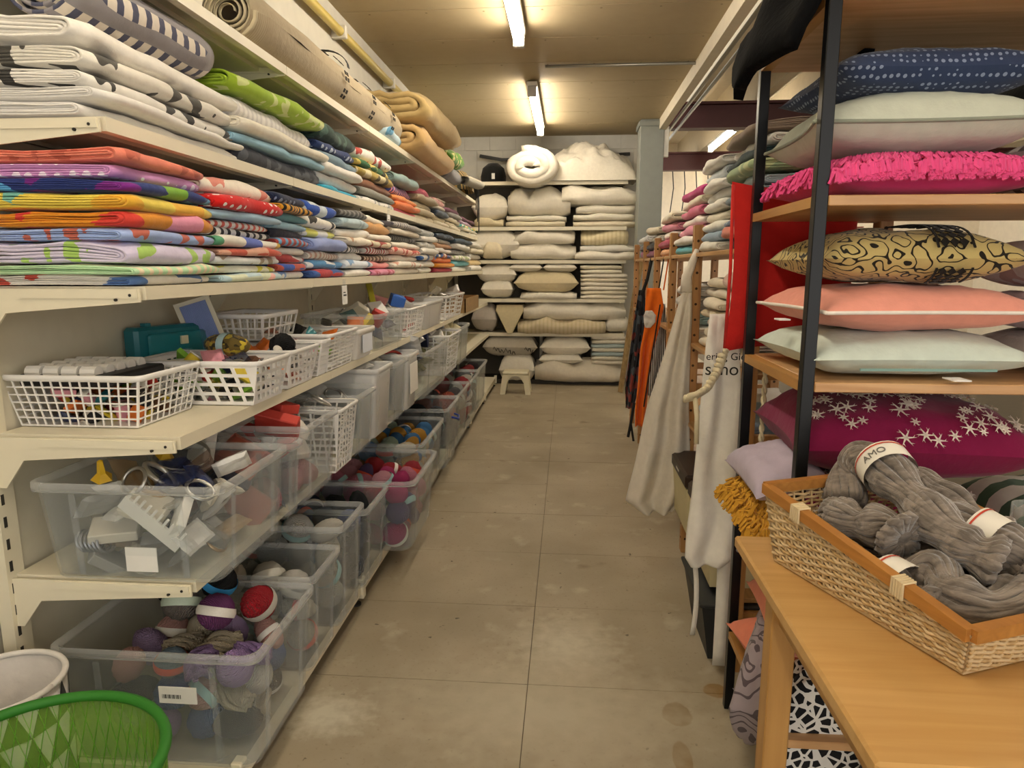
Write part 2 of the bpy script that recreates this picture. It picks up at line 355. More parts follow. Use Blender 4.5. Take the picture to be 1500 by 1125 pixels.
PW={'plain':'plain','dots':'dotted','stripes':'striped','floral':'flowered','multi':'patchy','check':'checked','lines':'line-print','scroll':'scroll-print'}
def parse(s):
    a=s.split('|'); return a[0],a[1],(a[2] if len(a)>2 else 'plain'),tuple(a[3].split(',')) if len(a)>3 else ()
def pile(specs,xf,y0,y1,z0,ht,depth,where,kind='bedding',flip=False,group=None,n=3):
    wsum=sum((float(s.split('@')[1]) if '@' in s else 1) for s in specs); z=z0+.001
    for i,s in enumerate(specs):
        wt=1.
        if '@' in s: s,q=s.split('@'); wt=float(q)
        nm,hx,pat,cs=parse(s); h=ht*wt/wsum; wd=(y1-y0)*R.uniform(.9,1.0)
        me=folded(wd,depth*R.uniform(.9,1),h*1.04,n,R.randint(0,999))
        lab=f"{nm} {PW[pat]} folded {kind}, {ORD[i]} from bottom, {where}"
        o=obj('folded_'+kind.replace(' ','_'),me,fabric(hx,pat,cs,R.uniform(.8,1.3)),None,True)
        tag(o,lab,kind,group or 'folded textiles')
        xo=R.uniform(-.045,.012)
        if flip: o.location=(xf-xo,y1-(y1-y0-wd)/2,z); o.rotation_euler=(0,0,PI+R.uniform(-.03,.03))
        else: o.location=(xf+xo,y0+(y1-y0-wd)/2,z); o.rotation_euler=(0,0,R.uniform(-.03,.03))
        z+=h*1.0
def run(tier,piles,xf,z,where,depth,ht):
    for i,(pa,pb,specs,*hh) in enumerate(piles):
        ya,yb=ypx(pa,xf,z+.05) if pa else 1.67,ypx(pb,xf,z+.05)
        pile(specs.split(';'),xf,ya,yb,z,hh[0] if hh else ht,depth,f"{ORD[i]} pile, {where}")
W_='white|#E9E5DA'
run('t3',[(0,322,"white|#E4DFD6|multi|#C9574A,#5F7FB5@.8;mint|#BFE3B4|stripes|#E8D9B8@.8;lilac|#CFC6DE|floral|#A9CC6A@1.7;light blue|#9DB2E0|floral|#C06A5A@1;orange|#E0912B|multi|#ECE4D6,#D8473C,#E99AB5@1.3;yellow|#E8CF56|multi|#7FBFB0,#E9B23E@1.3;navy|#2B3A78|multi|#5FA8DC,#7A2C86,#7FB43A@1;pink|#CF93C8|dots|#F2E6F2@1.1;coral|#E5856E|floral|#C96A56@1"),
 (322,418,"pastel|#D9E2C6|multi|#EEB9B4,#BFD9E0;white-yellow|#E6E3D0|floral|#D9CF4E;pale grey|#D9DCDA|floral|#A99C86;red-edged|#C9563F|multi|#E6CDB8,#D8A48C;white|#E8E4D8|multi|#E2BB30,#5FA07A,#5A6EC0@1.2;black-white|#E4E0DC|stripes|#25242A;white|#ECE6DC|stripes|#D9695A;sky blue|#A7C7DC;red|#D2201E|dots|#F4EDE8@1.8;cream|#EFE6D6|floral|#D98A7A@2"),
 (414,462,"pale|#DFE0DE|floral|#86A6D8;blue|#2F56B0|multi|#E8ECF2,#C05A4A;red-blue|#B94A48|multi|#5F9ACB,#E6E0DC;white|#EAE6DC|floral|#B5B5B5;red-blue|#B0504A|stripes|#6FA6CE;charcoal|#35353F;light blue|#9CC3D4;teal|#5F8F97;ochre|#D89B2D|stripes|#26231F;navy|#232C48|dots|#8090B0@1.5"),
 (462,508,"red|#B9393C|multi|#E9DFD4,#45609C;red-blue|#5F9ACB|multi|#B9393C,#E9E9E9;striped|#E3DACB|stripes|#C7A08C;periwinkle|#97A6D8@1.5;yellow|#DFDD6C|multi|#6D84A8,#E6E4DA;white|#EDE8DA|floral|#35332F@1.3;royal blue|#2A55B4|multi|#17305F,#C9D6DC@1.7"),
 (506,546,"white|#EAE6DC;blue-white|#DDE4EC|floral|#7FA0C6;white|#E9E4DA;white-black|#E6E2DC|stripes|#3A3A3E;cream|#E9DFCD|floral|#C59A75;white|#ECE8DE@1.2;pale blue|#BCD0D6|floral|#9DB5C0@1.3;dark|#55534F|stripes|#8A8782"),
 (543,578,"pink|#D98EA8|floral|#B85A6A;rose|#D98C86;brown|#6F5B4C|stripes|#CDBBA2;white-red|#E6E2DA|stripes|#A33;beige|#D8CDB0|multi|#3D4A6E,#A34A42;white|#E8E2D4;tan|#C9985F@1.4;pale|#DCD6C6@1.2"),
 (577,620,"white|#E8E2D6;white|#E4DFD0|floral|#D0A08C;white|#E6E1D6;pink|#E8BFAE|floral|#C5564C;white|#E6E0D0;black|#2C2B2D|stripes|#77746D;cream|#E0D7C2;grey striped|#77767E|stripes|#C9C5B8"),
 (621,643,"grey|#CFCBBF;white|#E4E0D6;multicolour|#E9E4DA|multi|#D8702B,#4A6EA8;white|#E6E2D8;light|#E2DCCB|stripes|#AEB6BC;white|#E9E5DB;pale grey|#C9C9C2|stripes|#8E98A2"),
 (643,668,"crimson|#B5485A;amber|#DE8F2C;orange|#E07B35;blue-orange|#4668A4|multi|#DE7A34,#E8E0D2;white|#E6E2D8;tan|#B98A62;white|#E0DBCE|stripes|#888;slate|#3F4C5A|floral|#6A7A88"),
 (669,692,"white|#E8E4DA;aqua|#6FB9C4;white|#E6E2D6|floral|#A7B57A;grey-white|#CFCFCB|stripes|#5B5B60;white|#E9E6DE;slate|#41525E"),
 (692,709,"white|#E9E5DC;white-yellow|#E9E0B8|stripes|#E3A93A;white|#E6E2DA;cream|#E0D6BC;pale|#DAD6CA")],
 T['t3'][0]-.012,T['t3'][1],'lower linen shelf',.44,.345)
run('t2',[(0,366,"quilted white|#DEDBD6@.9;white|#E2DFD9@.7;white|#E4E0D8|floral|#44423F@.9;off-white|#E3DED2|floral|#55524C@1.2;ivory|#E9E4DA@1.4",.24),
 (352,478,"navy|#34363F|floral|#55585F@1.3;light blue|#9CC6DA@.6;cream|#E6E0CE@.8;ribbed white|#E2DEDA|stripes|#D0CCCA@1.5;lime green|#9DBB35|floral|#CBD58E@1.2",.33),
 (474,530,"turquoise|#35A6C4@.5;white|#E3DFDA@1;white|#E6E2DA@.9;blue-grey|#77909E@.9;navy|#33426E|dots|#C9D2E2@.8;dark green|#34483F|floral|#4E6A5E@1.7",.34),
 (528,582,"white|#E4E0D8|floral|#AAA@.7;grey|#8A897F@.8;brown|#87583A@1;ochre|#B29A4C|multi|#5C5130,#D8CBA0@.9;bottle green|#2F6B3C|multi|#1F2A20,#D8C36A@.7;white-red|#EDE8DE|floral|#B5493F@1.4",.33),
 (581,614,"pink|#D86A7C@.6;orange|#E27D48@.9;apricot|#E89A5C@.8;striped|#4A5390|stripes|#E3A3B4@1.2;grey-teal|#8FA6A4@1.4",.28),
 (613,640,"beige|#CFC2A4;beige|#C9BB9C;sand|#D5C9AE;taupe|#B5A78E;crimson|#A8304A|dots|#D86A7C@1.5",.28),
 (639,657,"cream|#DDD2B8;beige|#CDBF9F;slate|#55606E@1.4;cream|#D8CDB8;red-white|#C03C3C|stripes|#ECE6DC@1.6",.26),
 (658,677,"cream|#DAD0B6;beige|#CFC3A4;cream|#DDD4BE;grey|#9C9A92@1.3;mauve|#8E5C70",.22),
 (678,703,"white|#E4E0D2;white|#E0DAC8;multicolour|#57B0A8|multi|#E4D24A,#E9E4DA;lilac|#BFA2BC@1.3;plum|#6B3F58",.2)],
 T['t2'][0]-.012,T['t2'][1],'upper linen shelf',.38,.3)
# rolled blanket over the white pile
def roll(L,r,seed=0,turns=3.2,n=26,flat=.75):
    m=MB(); 
    def fn(u,v):
        a=u*turns*2*PI; rr=r*(.25+.75*u); ed=abs(2*v-1)**6
        x=rr*math.cos(a)*(1-.1*ed); z=rr*math.sin(a)*flat*(1-.12*ed)
        k=1+.10*nz((seed+x*9,v*L*6,z*9)); return (x*k,(v-.5)*L,z*k)
    m.grid(int(turns*n),12,fn); return m
o=solid(obj('rolled_blanket',roll(.62,.105,3),fabric('#D9CFC0','check',('#4D4F63','#8F8A8C'),.9),None,True,(-1.29,2.02,2.233),(0,0,-.06)),.009); tag(o,'rolled beige and navy checked blanket lying on the white linen pile','blanket')
# top shelf goods
z=T['t1'][1]
def rug():
    m=MB(); m.grid(40,24,lambda u,v:((.125+.012*nz((u*3,v*9,2)))*math.cos(2*PI*u)*(1-.25*max(0,abs(2*v-1)-.92)/.08),v*2.3,(.115+.012*nz((u*3,v*9,7)))*math.sin(2*PI*u)*(1-.25*max(0,abs(2*v-1)-.92)/.08))); 
    m.add([(0,0,0)],[]); return m
t=thing('rolled_rug','rolled beige woven rug with black dash bands lying on top shelf','rug',(-1.27,2.62,z+.125))
obj('roll',rug(),fabric('#B5A68A','stripes',('#A8987A',),6),t,True)
bd=MB()
for yb in (.95,1.45,1.9):
    for k in range(14):
        a=-1.3+k*.22
        if k%3==2: continue
        for dy in (0,.035): bd.add([(.142*math.cos(a+s*.07),yb+dy+q*.02,.132*math.sin(a+s*.07)) for s,q in ((-1,0),(1,0),(1,1),(-1,1))],[(0,1,2,3)])
solid(obj('dash_band',bd,mat('#2E2A25',.9),t),.003)['kind']='stuff'; obj('end_roll',roll(.02,.11,5,4,20,.9),fabric('#C9BC9C'),t,True,(0,.02,0))
obj('strap',solid(obj('carry_strap',MB().grid(14,1,lambda u,v:(-.03+.13*math.cos(PI*u),1.12+.03*v,.1+.09*math.sin(PI*u))),mat('#1c1c1e',.7),t),.003).data,mat('#1c1c1e',.7),t) if False else solid(obj('strap',MB().grid(14,1,lambda u,v:(-.03+.13*math.cos(PI*u),1.12+.03*v,.1+.09*math.sin(PI*u))),mat('#1c1c1e',.7),t),.003)
pile(["tan|#C3A16C@1","khaki|#B49B68@1.1"],-1.03,5.0,6.5,z,.46,.5,'on the top shelf','quilted mattress',n=2)
pile(["pale blue|#BCD4DE|floral|#5F9DC0@1"],-1.13,4.42,4.9,z,.12,.36,'in plastic on the top shelf','packaged bedding',n=2)
pile(["grey|#8C8A8C@1","green|#5F8F35|floral|#D9CF8A@1"],-1.08,6.55,7.2,z,.3,.4,'beside tan mattresses','cushion cover',n=2)
tag(obj('rolled_cloth',roll(.5,.07,9),fabric('#A9A493'),None,True,(-1.02,7.35,z+.06),(0,0,-.2)),'grey rolled cloth at the end of the top shelf','cloth')
t=thing('striped_bag','dark striped bag with dangling black strings at top shelf end','bag',(-1.2,7.65,z))
bag=MB(); bag.grid(16,10,lambda u,v:(.16*math.cos(2*PI*u)*(1-.5*v*v),.3*math.sin(2*PI*u)*(1-.3*v*v),.2*v)); obj('body',bag,fabric('#4A4A3C','stripes',('#B8975A',),1.5),t,True)
for q in (-.1,.02,.12): obj('string',MB().tube([(.1,q,.12),(.19,q+.02,.06),(.2,q+.02,-.1),(.2,q,-.3-q)],.006,6),mat('#1b1a1a',.8),t)
# ---------------------------------------------------------------- tubs, baskets, yarn
def rrect(hx,hy,r,n=4):
    P=[]
    for cx,cy,a0 in ((hx-r,hy-r,0),(-hx+r,hy-r,PI/2),(-hx+r,-hy+r,PI),(hx-r,-hy+r,1.5*PI)):
        for k in range(n+1): a=a0+PI/2*k/n; P.append((cx+r*math.cos(a),cy+r*math.sin(a)))
    return P
def tub(x0,x1,y0,y1,z,h,label,kind='clear',group='plastic storage tubs'):
    cx,cy=(x0+x1)/2,(y0+y1)/2; hx,hy=(x1-x0)/2,(y1-y0)/2
    t=thing('storage_tub',label,'storage tub',(cx,cy,z),0,group)
    M=clear() if kind=='clear' else (clear('#F4F4F2',.55) if kind=='milky' else mat('#E9E6DF',.4))
    rings=[]
    tp=.86
    def ring(s,zz,off=0): return [(x,y,zz) for x,y in rrect(hx*s-off,hy*s-off,min(hx,hy)*.16)]
    m=MB(); A=[ring(tp,0,0),ring(tp+.02,.006,0),ring(.95,h*.8,0),ring(.955,h-.02,0)]; B=[ring(.955,h-.02,.004),ring(tp+.02,.01,.004)]
    al=A+B; n=len(al[0]); vs=[p for r in al for p in r]; fs=[]
    for i in range(len(al)-1):
        for k in range(n): fs.append((i*n+k,i*n+(k+1)%n,(i+1)*n+(k+1)%n,(i+1)*n+k))
    fs+= [tuple(range(n-1,-1,-1)),tuple((len(al)-1)*n+k for k in range(n))]
    obj('body',m.add(vs,fs),M,t,True)
    m=MB(); al=[ring(.955,h-.022,-.001),ring(1,h-.026,0),ring(1.0,h-.003,0),ring(.985,h,0),ring(.955,h-.003,.002),ring(.955,h-.02,.003)]
    vs=[p for r in al for p in r]; fs=[(i*n+k,i*n+(k+1)%n,(i+1)*n+(k+1)%n,(i+1)*n+k) for i in range(len(al)-1) for k in range(n)]
    obj('rim',m.add(vs,fs),clear('#F2F4F4',.2) if kind=='clear' else M,t,True)
    if kind!='white':
        for q in (-.55,.55):
            for e in (0,1):
                P=[]
                for f,zz in ((tp+.035,.06*h),(.95,h*.88)):
                    for a_,o_ in ((-.008,0),(.008,0),(.008,.005),(-.008,.005)):
                        P.append((hx*f-.004+o_,hy*q+a_,zz) if e==0 else (hx*q+a_,-(hy*f-.004+o_),zz))
                obj('rib',MB().add(P,[(0,1,2,3),(7,6,5,4),(0,4,5,1),(1,5,6,2),(2,6,7,3),(3,7,4,0)]),clear('#F2F4F4',.1),t)
    return t
def wallgrid(m,pa,pb,pc,pd,nu,nv,bar,slant=0,bars_v=None):
    """perforated wall: corners pa,pb bottom, pd,pc top; nu x nv holes"""
    bars_v=bars_v or bar
    us=[0]; 
    L=(Vector(pb)-Vector(pa)).length; Hh=(Vector(pd)-Vector(pa)).length; b=bar/L; bv=bars_v/Hh
    U=[0]; cw=(1-b*(nu+1))/nu
    for i in range(nu): U+= [U[-1]+b,U[-1]+b+cw]
    U.append(1.0); Vv=[0]; ch=(1-bv*(nv+1))/nv
    for i in range(nv): Vv+=[Vv[-1]+bv,Vv[-1]+bv+ch]
    Vv.append(1.0)
    pa,pb,pc,pd=map(Vector,(pa,pb,pc,pd)); vs=[]
    for v in Vv:
        for i,u in enumerate(U):
            uu=u+(slant*(.5-(v*nv%1.0 if 0 else v))*(0<i<len(U)-1))*cw
            uu=min(1,max(0,uu)); vs.append(pa*(1-uu)*(1-v)+pb*uu*(1-v)+pc*uu*v+pd*(1-uu)*v)
    n=len(U); fs=[(j*n+i,j*n+i+1,(j+1)*n+i+1,(j+1)*n+i) for j in range(len(Vv)-1) for i in range(n-1) if not (i%2==1 and j%2==1)]
    m.add(vs,fs)
def basket(x0,x1,y0,y1,z,h,label,nx,ny,nv,slant=0,bar=.005,group='white plastic baskets'):
    cx,cy=(x0+x1)/2,(y0+y1)/2; hx,hy=(x1-x0)/2,(y1-y0)/2; t=thing('plastic_basket',label,'basket',(cx,cy,z),0,group); M=mat('#ECEAE6',.38,noise_amt=.02)
    k=.85; m=MB(); b=[(-hx*k,-hy*k),(hx*k,-hy*k),(hx*k,hy*k),(-hx*k,hy*k)]; tp=[(-hx,-hy),(hx,-hy),(hx,hy),(-hx,hy)]
    for i in range(4):
        p,q=b[i],b[(i+1)%4]; r,s=tp[(i+1)%4],tp[i]
        wallgrid(m,(*p,.004),(*q,.004),(*[a*.985 for a in r],h-.012),(*[a*.985 for a in s],h-.012),nx if i%2==0 else ny,nv,bar,slant)
    m.add([(*p,.004) for p in b],[(0,1,2,3)])
    solid(obj('wall_mesh',m,M,t),.003)
    rm=MB(); pts=rrect(hx,hy,.025); n=len(pts)
    al=[[(x*.975,y*.975,h-.02) for x,y in pts],[(x*1.03,y*1.03,h-.016) for x,y in pts],[(x*1.04,y*1.04,h-.004) for x,y in pts],[(x*1.02,y*1.02,h) for x,y in pts],[(x*.975,y*.975,h-.004) for x,y in pts]]
    rm.add([p for r in al for p in r],[(i*n+q,i*n+(q+1)%n,(i+1)*n+(q+1)%n,(i+1)*n+q) for i in range(4) for q in range(n)])
    obj('rim',rm,M,t,True); return t
# yarn
def ball_mesh(seed,el):
    m=MB(); nu,nv=28,16
    def fn(u,v):
        a=2*PI*u; b=PI*(v-.5); d=Vector((math.cos(b)*math.cos(a),math.cos(b)*math.sin(a),math.sin(b)))
        k=1+.035*math.sin(14*(d.x*math.cos(seed)+d.y*math.sin(seed)+.5*d.z)+3*d.z)+.05*nz(d*2+Vector((seed,0,0)))
        return (d.x*k,d.y*k,d.z*k*el)
    m.grid(nu,nv,fn); return m.mesh('yarn_ball',True)
BM=[ball_mesh(1,1),ball_mesh(2,.92),ball_mesh(3,1.55)]
hk_=MB()
for q in range(13):
    hk_.tube([((.35+.4*((q*5)%4)/3)*(1+.25*math.cos(zz*2.2))*math.cos(q*.97+zz*.9),(.35+.4*((q*5)%4)/3)*(1+.25*math.cos(zz*2.2))*math.sin(q*.97+zz*.9),zz) for zz in [-1.45+2.9*k/12 for k in range(13)]],.2,5)
BM.append(hk_.mesh('yarn_hank',True))
bandm=MB(); bandm.grid(24,2,lambda u,v:(1.09*math.cos(2*PI*u)*(1-.045*(2*v-1)**2),1.09*math.sin(2*PI*u)*(1-.045*(2*v-1)**2),(v-.5)*.5)); BAND=bandm.mesh('paper_band',True)
NB=[0]
def yarn(loc,r,hx,nm,where,band=None,kind=None):
    k=R.choice((0,1,2,2)) if kind is None else kind
    o=obj(('yarn_ball','yarn_ball','yarn_skein','yarn_hank')[k],BM[k],yarn_mat(hx),None,False,loc,(R.uniform(-1.2,1.2)*(1 if k<3 else .4)+PI/2*(k>=2),R.uniform(-.6,.6),R.uniform(0,6.3))); rr=r*(1 if k<2 else .8); o.scale=(rr,rr,rr)
    tag(o,f"{nm} yarn {('ball','ball','skein','hank')[k]}{' with paper band' if band else ''} in {where}",'yarn',f"yarn in {where}")
    if band: obj('paper_band',BAND,mat(band,.6),o)
    NB[0]+=1; return o
for me in BM+[BAND]: me.materials.append(mat('#ffffff'))
def fill_yarn(x0,x1,y0,y1,z0,z1,cols,where,r=.052,pb=.35):
    nx=max(1,int((x1-x0)/(1.9*r))); ny=max(1,int((y1-y0)/(1.9*r))); nk=max(1,int((z1-z0)/(1.75*r)))
    for k in range(nk):
        for i in range(nx):
            for j in range(ny):
                if not(k==nk-1 or i==nx-1 or j==0): continue
                nm,hx=R.choice(cols).split('|')
                yarn((x0+(i+.5)*(x1-x0)/nx+R.uniform(-.012,.012),y0+(j+.5)*(y1-y0)/ny+R.uniform(-.012,.012),z0+r+(k*(z1-z0-r)/max(1,nk))+R.uniform(-.01,.012)),r*R.uniform(.9,1.12),hx,nm,where,R.choice(('#E8E4DA','#9CC6C8','#E9E6E0','#D8553F')) if R.random()<pb else None,3 if nm in('cream','beige','lilac') and 'mixed' in where and R.random()<.65 else None)
# small goods
def packet_mesh(s):
    m=MB()
    for sg in (1,-1):
        m.grid(8,8,lambda u,v:((u-.5)*1.0,(v-.5)*1.4,sg*(.16*((1-(2*u-1)**4)*(1-(2*v-1)**4))**.5+.05*nz((u*4+s,v*4,sg)))))
    return m.mesh('packet',False)
PM=[packet_mesh(1),packet_mesh(5)]
sp=MB().lathe([(0,-.5),(.42,-.5),(.42,-.42),(.3,-.42),(.3,.42),(.42,.42),(.42,.5),(0,.5)],14).mesh('spool',True)
cb=MB().box(-.5,.5,-.7,.7,-.18,.18,.03).mesh('card_box')
thm=MB().lathe([(.33,-.4),(.37,-.3),(.37,.3),(.33,.4)],14).mesh('thread',True)
rg=MB(); rg.grid(20,8,lambda u,v:((.5+.07*math.cos(2*PI*v))*math.cos(2*PI*u),(.5+.07*math.cos(2*PI*v))*math.sin(2*PI*u),.07*math.sin(2*PI*v))); RG=rg.mesh('ring',True)
for me in PM+[sp,cb,thm,RG]: me.materials.append(mat('#ffffff'))
def goods(x0,x1,y0,y1,z0,z1,n,cols,where,kinds='psc',sz=.06):
    put=[]
    for q in range(n):
        k=R.choice(kinds); nm,hx=R.choice(cols).split('|'); s=sz*R.uniform(.75,1.25)
        best=None
        for _ in range(40):
            l=Vector((R.uniform(x0+s*.6,x1-s*.6),R.uniform(y0+s*.6,y1-s*.6),z0+s*.3+(z1-z0)*R.random()**1.3)); g_=min([(l-p).length/(s+r) for p,r in put] or [9])
            if best is None or g_>best[0]: best=(g_,l)
            if g_>.62: break
        if best[0]<.4: continue
        loc=tuple(best[1]); put.append((best[1],s)); rot=(R.uniform(-.9,.9),R.uniform(-.9,.9),R.uniform(0,6.3))
        if k=='s':
            o=obj('thread_spool',sp,mat('#E4DFD2',.5),None,False,loc,rot); obj('thread',thm,mat(hx,.7),o); lb,ct='spool of thread','spool'
        elif k=='p': o=obj('packet',R.choice(PM),mat(hx,.3),None,False,loc,rot); lb,ct='small packet','packet'
        elif k=='b': o=obj('clear_bag',R.choice(PM),clear(hx,.45,.15),None,False,loc,rot); lb,ct='crinkled clear bag','bag'
        elif k=='r': o=obj('curtain_ring',RG,mat(hx,.3,.8),None,False,loc,rot); lb,ct='metal curtain ring','ring'
        else: o=obj('card_box',cb,mat(hx,.6),None,False,loc,rot); lb,ct='small card box','box'
        o.scale=(s,s,s); tag(o,f"{nm} {lb} in {where}",ct,f"goods in {where}")
MIX=['white|#E4E2DC','black|#232325','red|#B8352E','green|#7FB43A','navy|#2A3358','orange|#D9722B','yellow|#D9C23A','grey|#8C8C8C','teal|#2F7F86','brown|#6B4A34','pink|#E29AA8']
SILV=['silver|#B9B8B4','white|#E6E4DE','grey|#8F8E8A','pale|#D8D2C2']
z=T['t4'][1]
basket(-1.58,-1.17,1.76,2.08,z,.155,'white square-grid plastic basket holding spools at the open shelf end',14,9,6,bar=.004)
t=thing('spool_tray','black tray with rows of white spools lying in grid basket','tray',(-1.44,1.92,z+.115)); obj('tray',MB().box(-.11,.17,-.13,.13,0,.035,.006),mat('#1d1d1f',.5),t)
for i in range(4):
    for j in range(5): obj('white_spool',MB().tube([(-.09+.055*i,-.11+.05*j,.04),(-.045+.055*i,-.11+.05*j,.04)],.019,10),mat('#E6E3DC',.7),t)
goods(-1.53,-1.22,1.8,2.04,z,z+.08,46,MIX,'the square-grid basket','spc',.05)
basket(-1.42,-.99,2.1,2.36,z,.15,'white diagonal-slot plastic basket full of packets beside the grid basket',8,6,4,slant=1.6,bar=.011)
goods(-1.36,-1.04,2.13,2.32,z,z+.13,40,MIX+SILV,'the first diagonal-slot basket','pbcs',.055)
basket(-1.42,-1.0,2.4,2.68,z,.15,'white diagonal-slot plastic basket with black yarn beside fine-mesh basket',8,6,4,slant=1.6,bar=.011)
goods(-1.36,-1.05,2.43,2.65,z,z+.12,26,MIX,'the second diagonal-slot basket','pbcs',.055)
yarn((-1.1,2.55,z+.15),.05,'#18181a','black','the second diagonal-slot basket',None,1)
t=thing('yarn_pack','yellow and brown camouflage yarn skein with pale band on basket','yarn',(-1.19,2.3,z+.18),.4)
yb=obj('skein',BM[2],fabric('#6B5A2C','multi',('#C9B23A','#3A3320','#B08A3A'),.35),t); yb.scale=(.04,.04,.06); yb.rotation_euler=(PI/2,0,.9); b=obj('paper_band',BAND,mat('#BFDDE0',.6),yb)
t=thing('tool_box','teal plastic sewing box standing on edge behind grid basket','box',(-1.47,2.42,z),0,rot=(0,0,1.25))
obj('body',MB().box(-.17,.17,-.035,.035,0,.24,.012),mat('#1F6F7A',.3),t); obj('lid',MB().box(-.13,.16,-.05,-.036,.02,.215,.006),clear('#2B8C96',.6),t); obj('latch',MB().box(.0,.03,-.058,-.05,.17,.2),mat('#D8D2B0',.4),t)
for q in (-.1,.1): obj('hinge',MB().box(q-.012,q+.012,-.012,.012,.24,.252),mat('#1F6F7A',.3),t)
t=thing('ribbon_frame','cream frame wound with blue cord leaning in diagonal-slot basket','frame',(-1.37,2.55,z+.1),0,rot=(.1,-.3,.4))
obj('frame',MB().box(-.065,-.048,-.008,.008,0,.24).box(.048,.065,-.008,.008,0,.24).box(-.048,.048,-.008,.008,0,.02).box(-.048,.048,-.008,.008,.22,.24),mat('#DAD3BC',.5),t)
wm=MB()
for q in range(16): wm.tube([(-.045+q*.006,-.011,.015),(-.045+q*.006+.001,-.012,.225)],.0035,6)
obj('wound_cord',wm,mat('#7F90C4',.7),t)
basket(-1.46,-1.2,2.62,2.98,z+.155,.11,'small white slotted basket perched on top of other baskets',8,6,2,bar=.007)
def yr(a,b,X=-1.0,Z=1.2): return ypx(a,X,Z),ypx(b,X,Z)
ya,yb_=yr(440,478); basket(-1.42,-1.0,2.72,yb_+.06,z,.155,'white fine-mesh plastic basket beyond the diagonal-slot ones',12,10,7,bar=.004); goods(-1.36,-1.05,2.78,yb_,z,z+.11,16,MIX,'the fine-mesh basket','pbc',.06)
ya,yb_=yr(484,524); basket(-1.42,-1.0,ya,yb_,z,.17,'white plastic basket with level slots at the shelf joint',5,5,9,bar=.006); goods(-1.36,-1.05,ya+.04,yb_-.04,z,z+.14,16,MIX,'the level-slot basket','pbc',.06)
ya,yb_=yr(526,551); t=tub(-1.4,-1.0,ya,yb_,z,.15,'narrow white box with paper list on its front','white'); obj('paper_list',MB().box(.196,.199,-.08,.08,.03,.12),mat('#D9DEE6',.7),t); goods(-1.35,-1.05,ya+.05,yb_-.05,z+.03,z+.16,8,MIX,'the narrow white box','pb',.06)
ya,yb_=yr(555,598); tub(-1.44,-1.0,ya,yb_,z,.2,'clear tub among white baskets holding pens and a yellow ruler','clear'); goods(-1.38,-1.05,ya+.06,yb_-.06,z+.02,z+.2,18,MIX+SILV,'the clear tub on the basket shelf','pbc',.08)
tag(obj('ruler',MB().box(-.02,.02,-.22,.22,0,.012,.003),mat('#C9C23A',.4),None,False,(-1.25,4.3,z+.27),(.5,.2,.5)),'long yellow ruler sticking out of the clear tub','ruler')
tag(obj('craft_box',cb,mat('#2F62B8',.5),None,False,(-1.12,4.45,z+.23),(.1,.3,.4)),'blue and yellow craft box on top of the clear tub','box').scale=(.09,.09,.2)
ya,yb_=yr(600,624); basket(-1.42,-1.0,ya,yb_,z,.19,'white mesh basket with pink wool past the clear tub',9,8,6,bar=.006); goods(-1.36,-1.05,ya+.05,yb_-.05,z+.02,z+.2,10,['pink|#E8A09A','white|#E4E2DC'],'the mesh basket with pink wool','pb',.08)
ya,yb_=yr(626,651); tub(-1.42,-1.0,ya,yb_,z,.2,'milky tub with paper label between mesh baskets','milky'); goods(-1.36,-1.05,ya+.05,yb_-.05,z+.02,z+.2,8,MIX,'the milky labelled tub','pc',.08)
ya,yb_=yr(655,680); basket(-1.42,-1.0,ya,yb_,z,.21,'white square-hole basket near the far end of basket shelf',7,6,5,bar=.01); goods(-1.36,-1.05,ya+.05,yb_-.05,z+.02,z+.22,8,SILV,'the far square-hole basket','pb',.09)
ya,yb_=yr(682,701); t=thing('wooden_box','small open wooden box at the far end of basket shelf','box',(-1.2,(ya+yb_)/2,z)); h2=(yb_-ya)/2
for a in ((-.2,.2,-h2,-h2+.012),(-.2,.2,h2-.012,h2),(-.2,-.188,-h2,h2),(.188,.2,-h2,h2)): obj('side_board',MB().box(a[0],a[1],a[2],a[3],0,.14),wood('#A98552','#8C6A3E'),t)
obj('bottom_board',MB().box(-.188,.188,-h2+.012,h2-.012,0,.01),wood('#A98552','#8C6A3E'),t)
goods(-1.35,-1.05,ya+.06,yb_-.06,z+.05,z+.2,8,['white|#E4E0D8','orange|#D98A3A','red|#A8443C'],'the small wooden box','pb',.09)
# T5 tubs
z=T['t5'][1]
t=tub(-1.46,-.91,1.66,2.13,z,.285,'large clear tub of curtain fittings in packets at open shelf end','clear')
obj('paper_label',MB().box(-.02,.07,-.212,-.209,.03,.1),mat('#E6E4DE',.7),t)
goods(-1.38,-.99,1.74,2.06,z,z+.24,48,SILV+['navy|#2E3A66','tan|#B79A72','brown|#8A6A58'],'the tub of curtain fittings','bbpr',.085)
goods(-1.38,-1.0,1.72,1.8,z,z+.17,10,SILV,'the tub of curtain fittings','bc',.075)
for k in range(6): o=obj('curtain_ring',RG,mat('#8F9096',.3,.8),None,False,(-1.36+.012*k,1.74,z+.09),(.2,1.2,.1)); o.scale=(.06,)*3; tag(o,'row of grey curtain rings in the tub of fittings','ring','curtain rings in a row')
cmb=MB().box(-.1,.1,-.004,.004,0,.045)
for k in range(10): cmb.box(-.095+k*.02,-.088+k*.02,-.004,.004,.045,.07)
tag(obj('hook_strip',cmb,mat('#EDEBE4',.5),None,False,(-1.16,1.72,z+.14),(.2,.75,.1)),'white comb-shaped strip of curtain hooks in the clear tub','hooks')
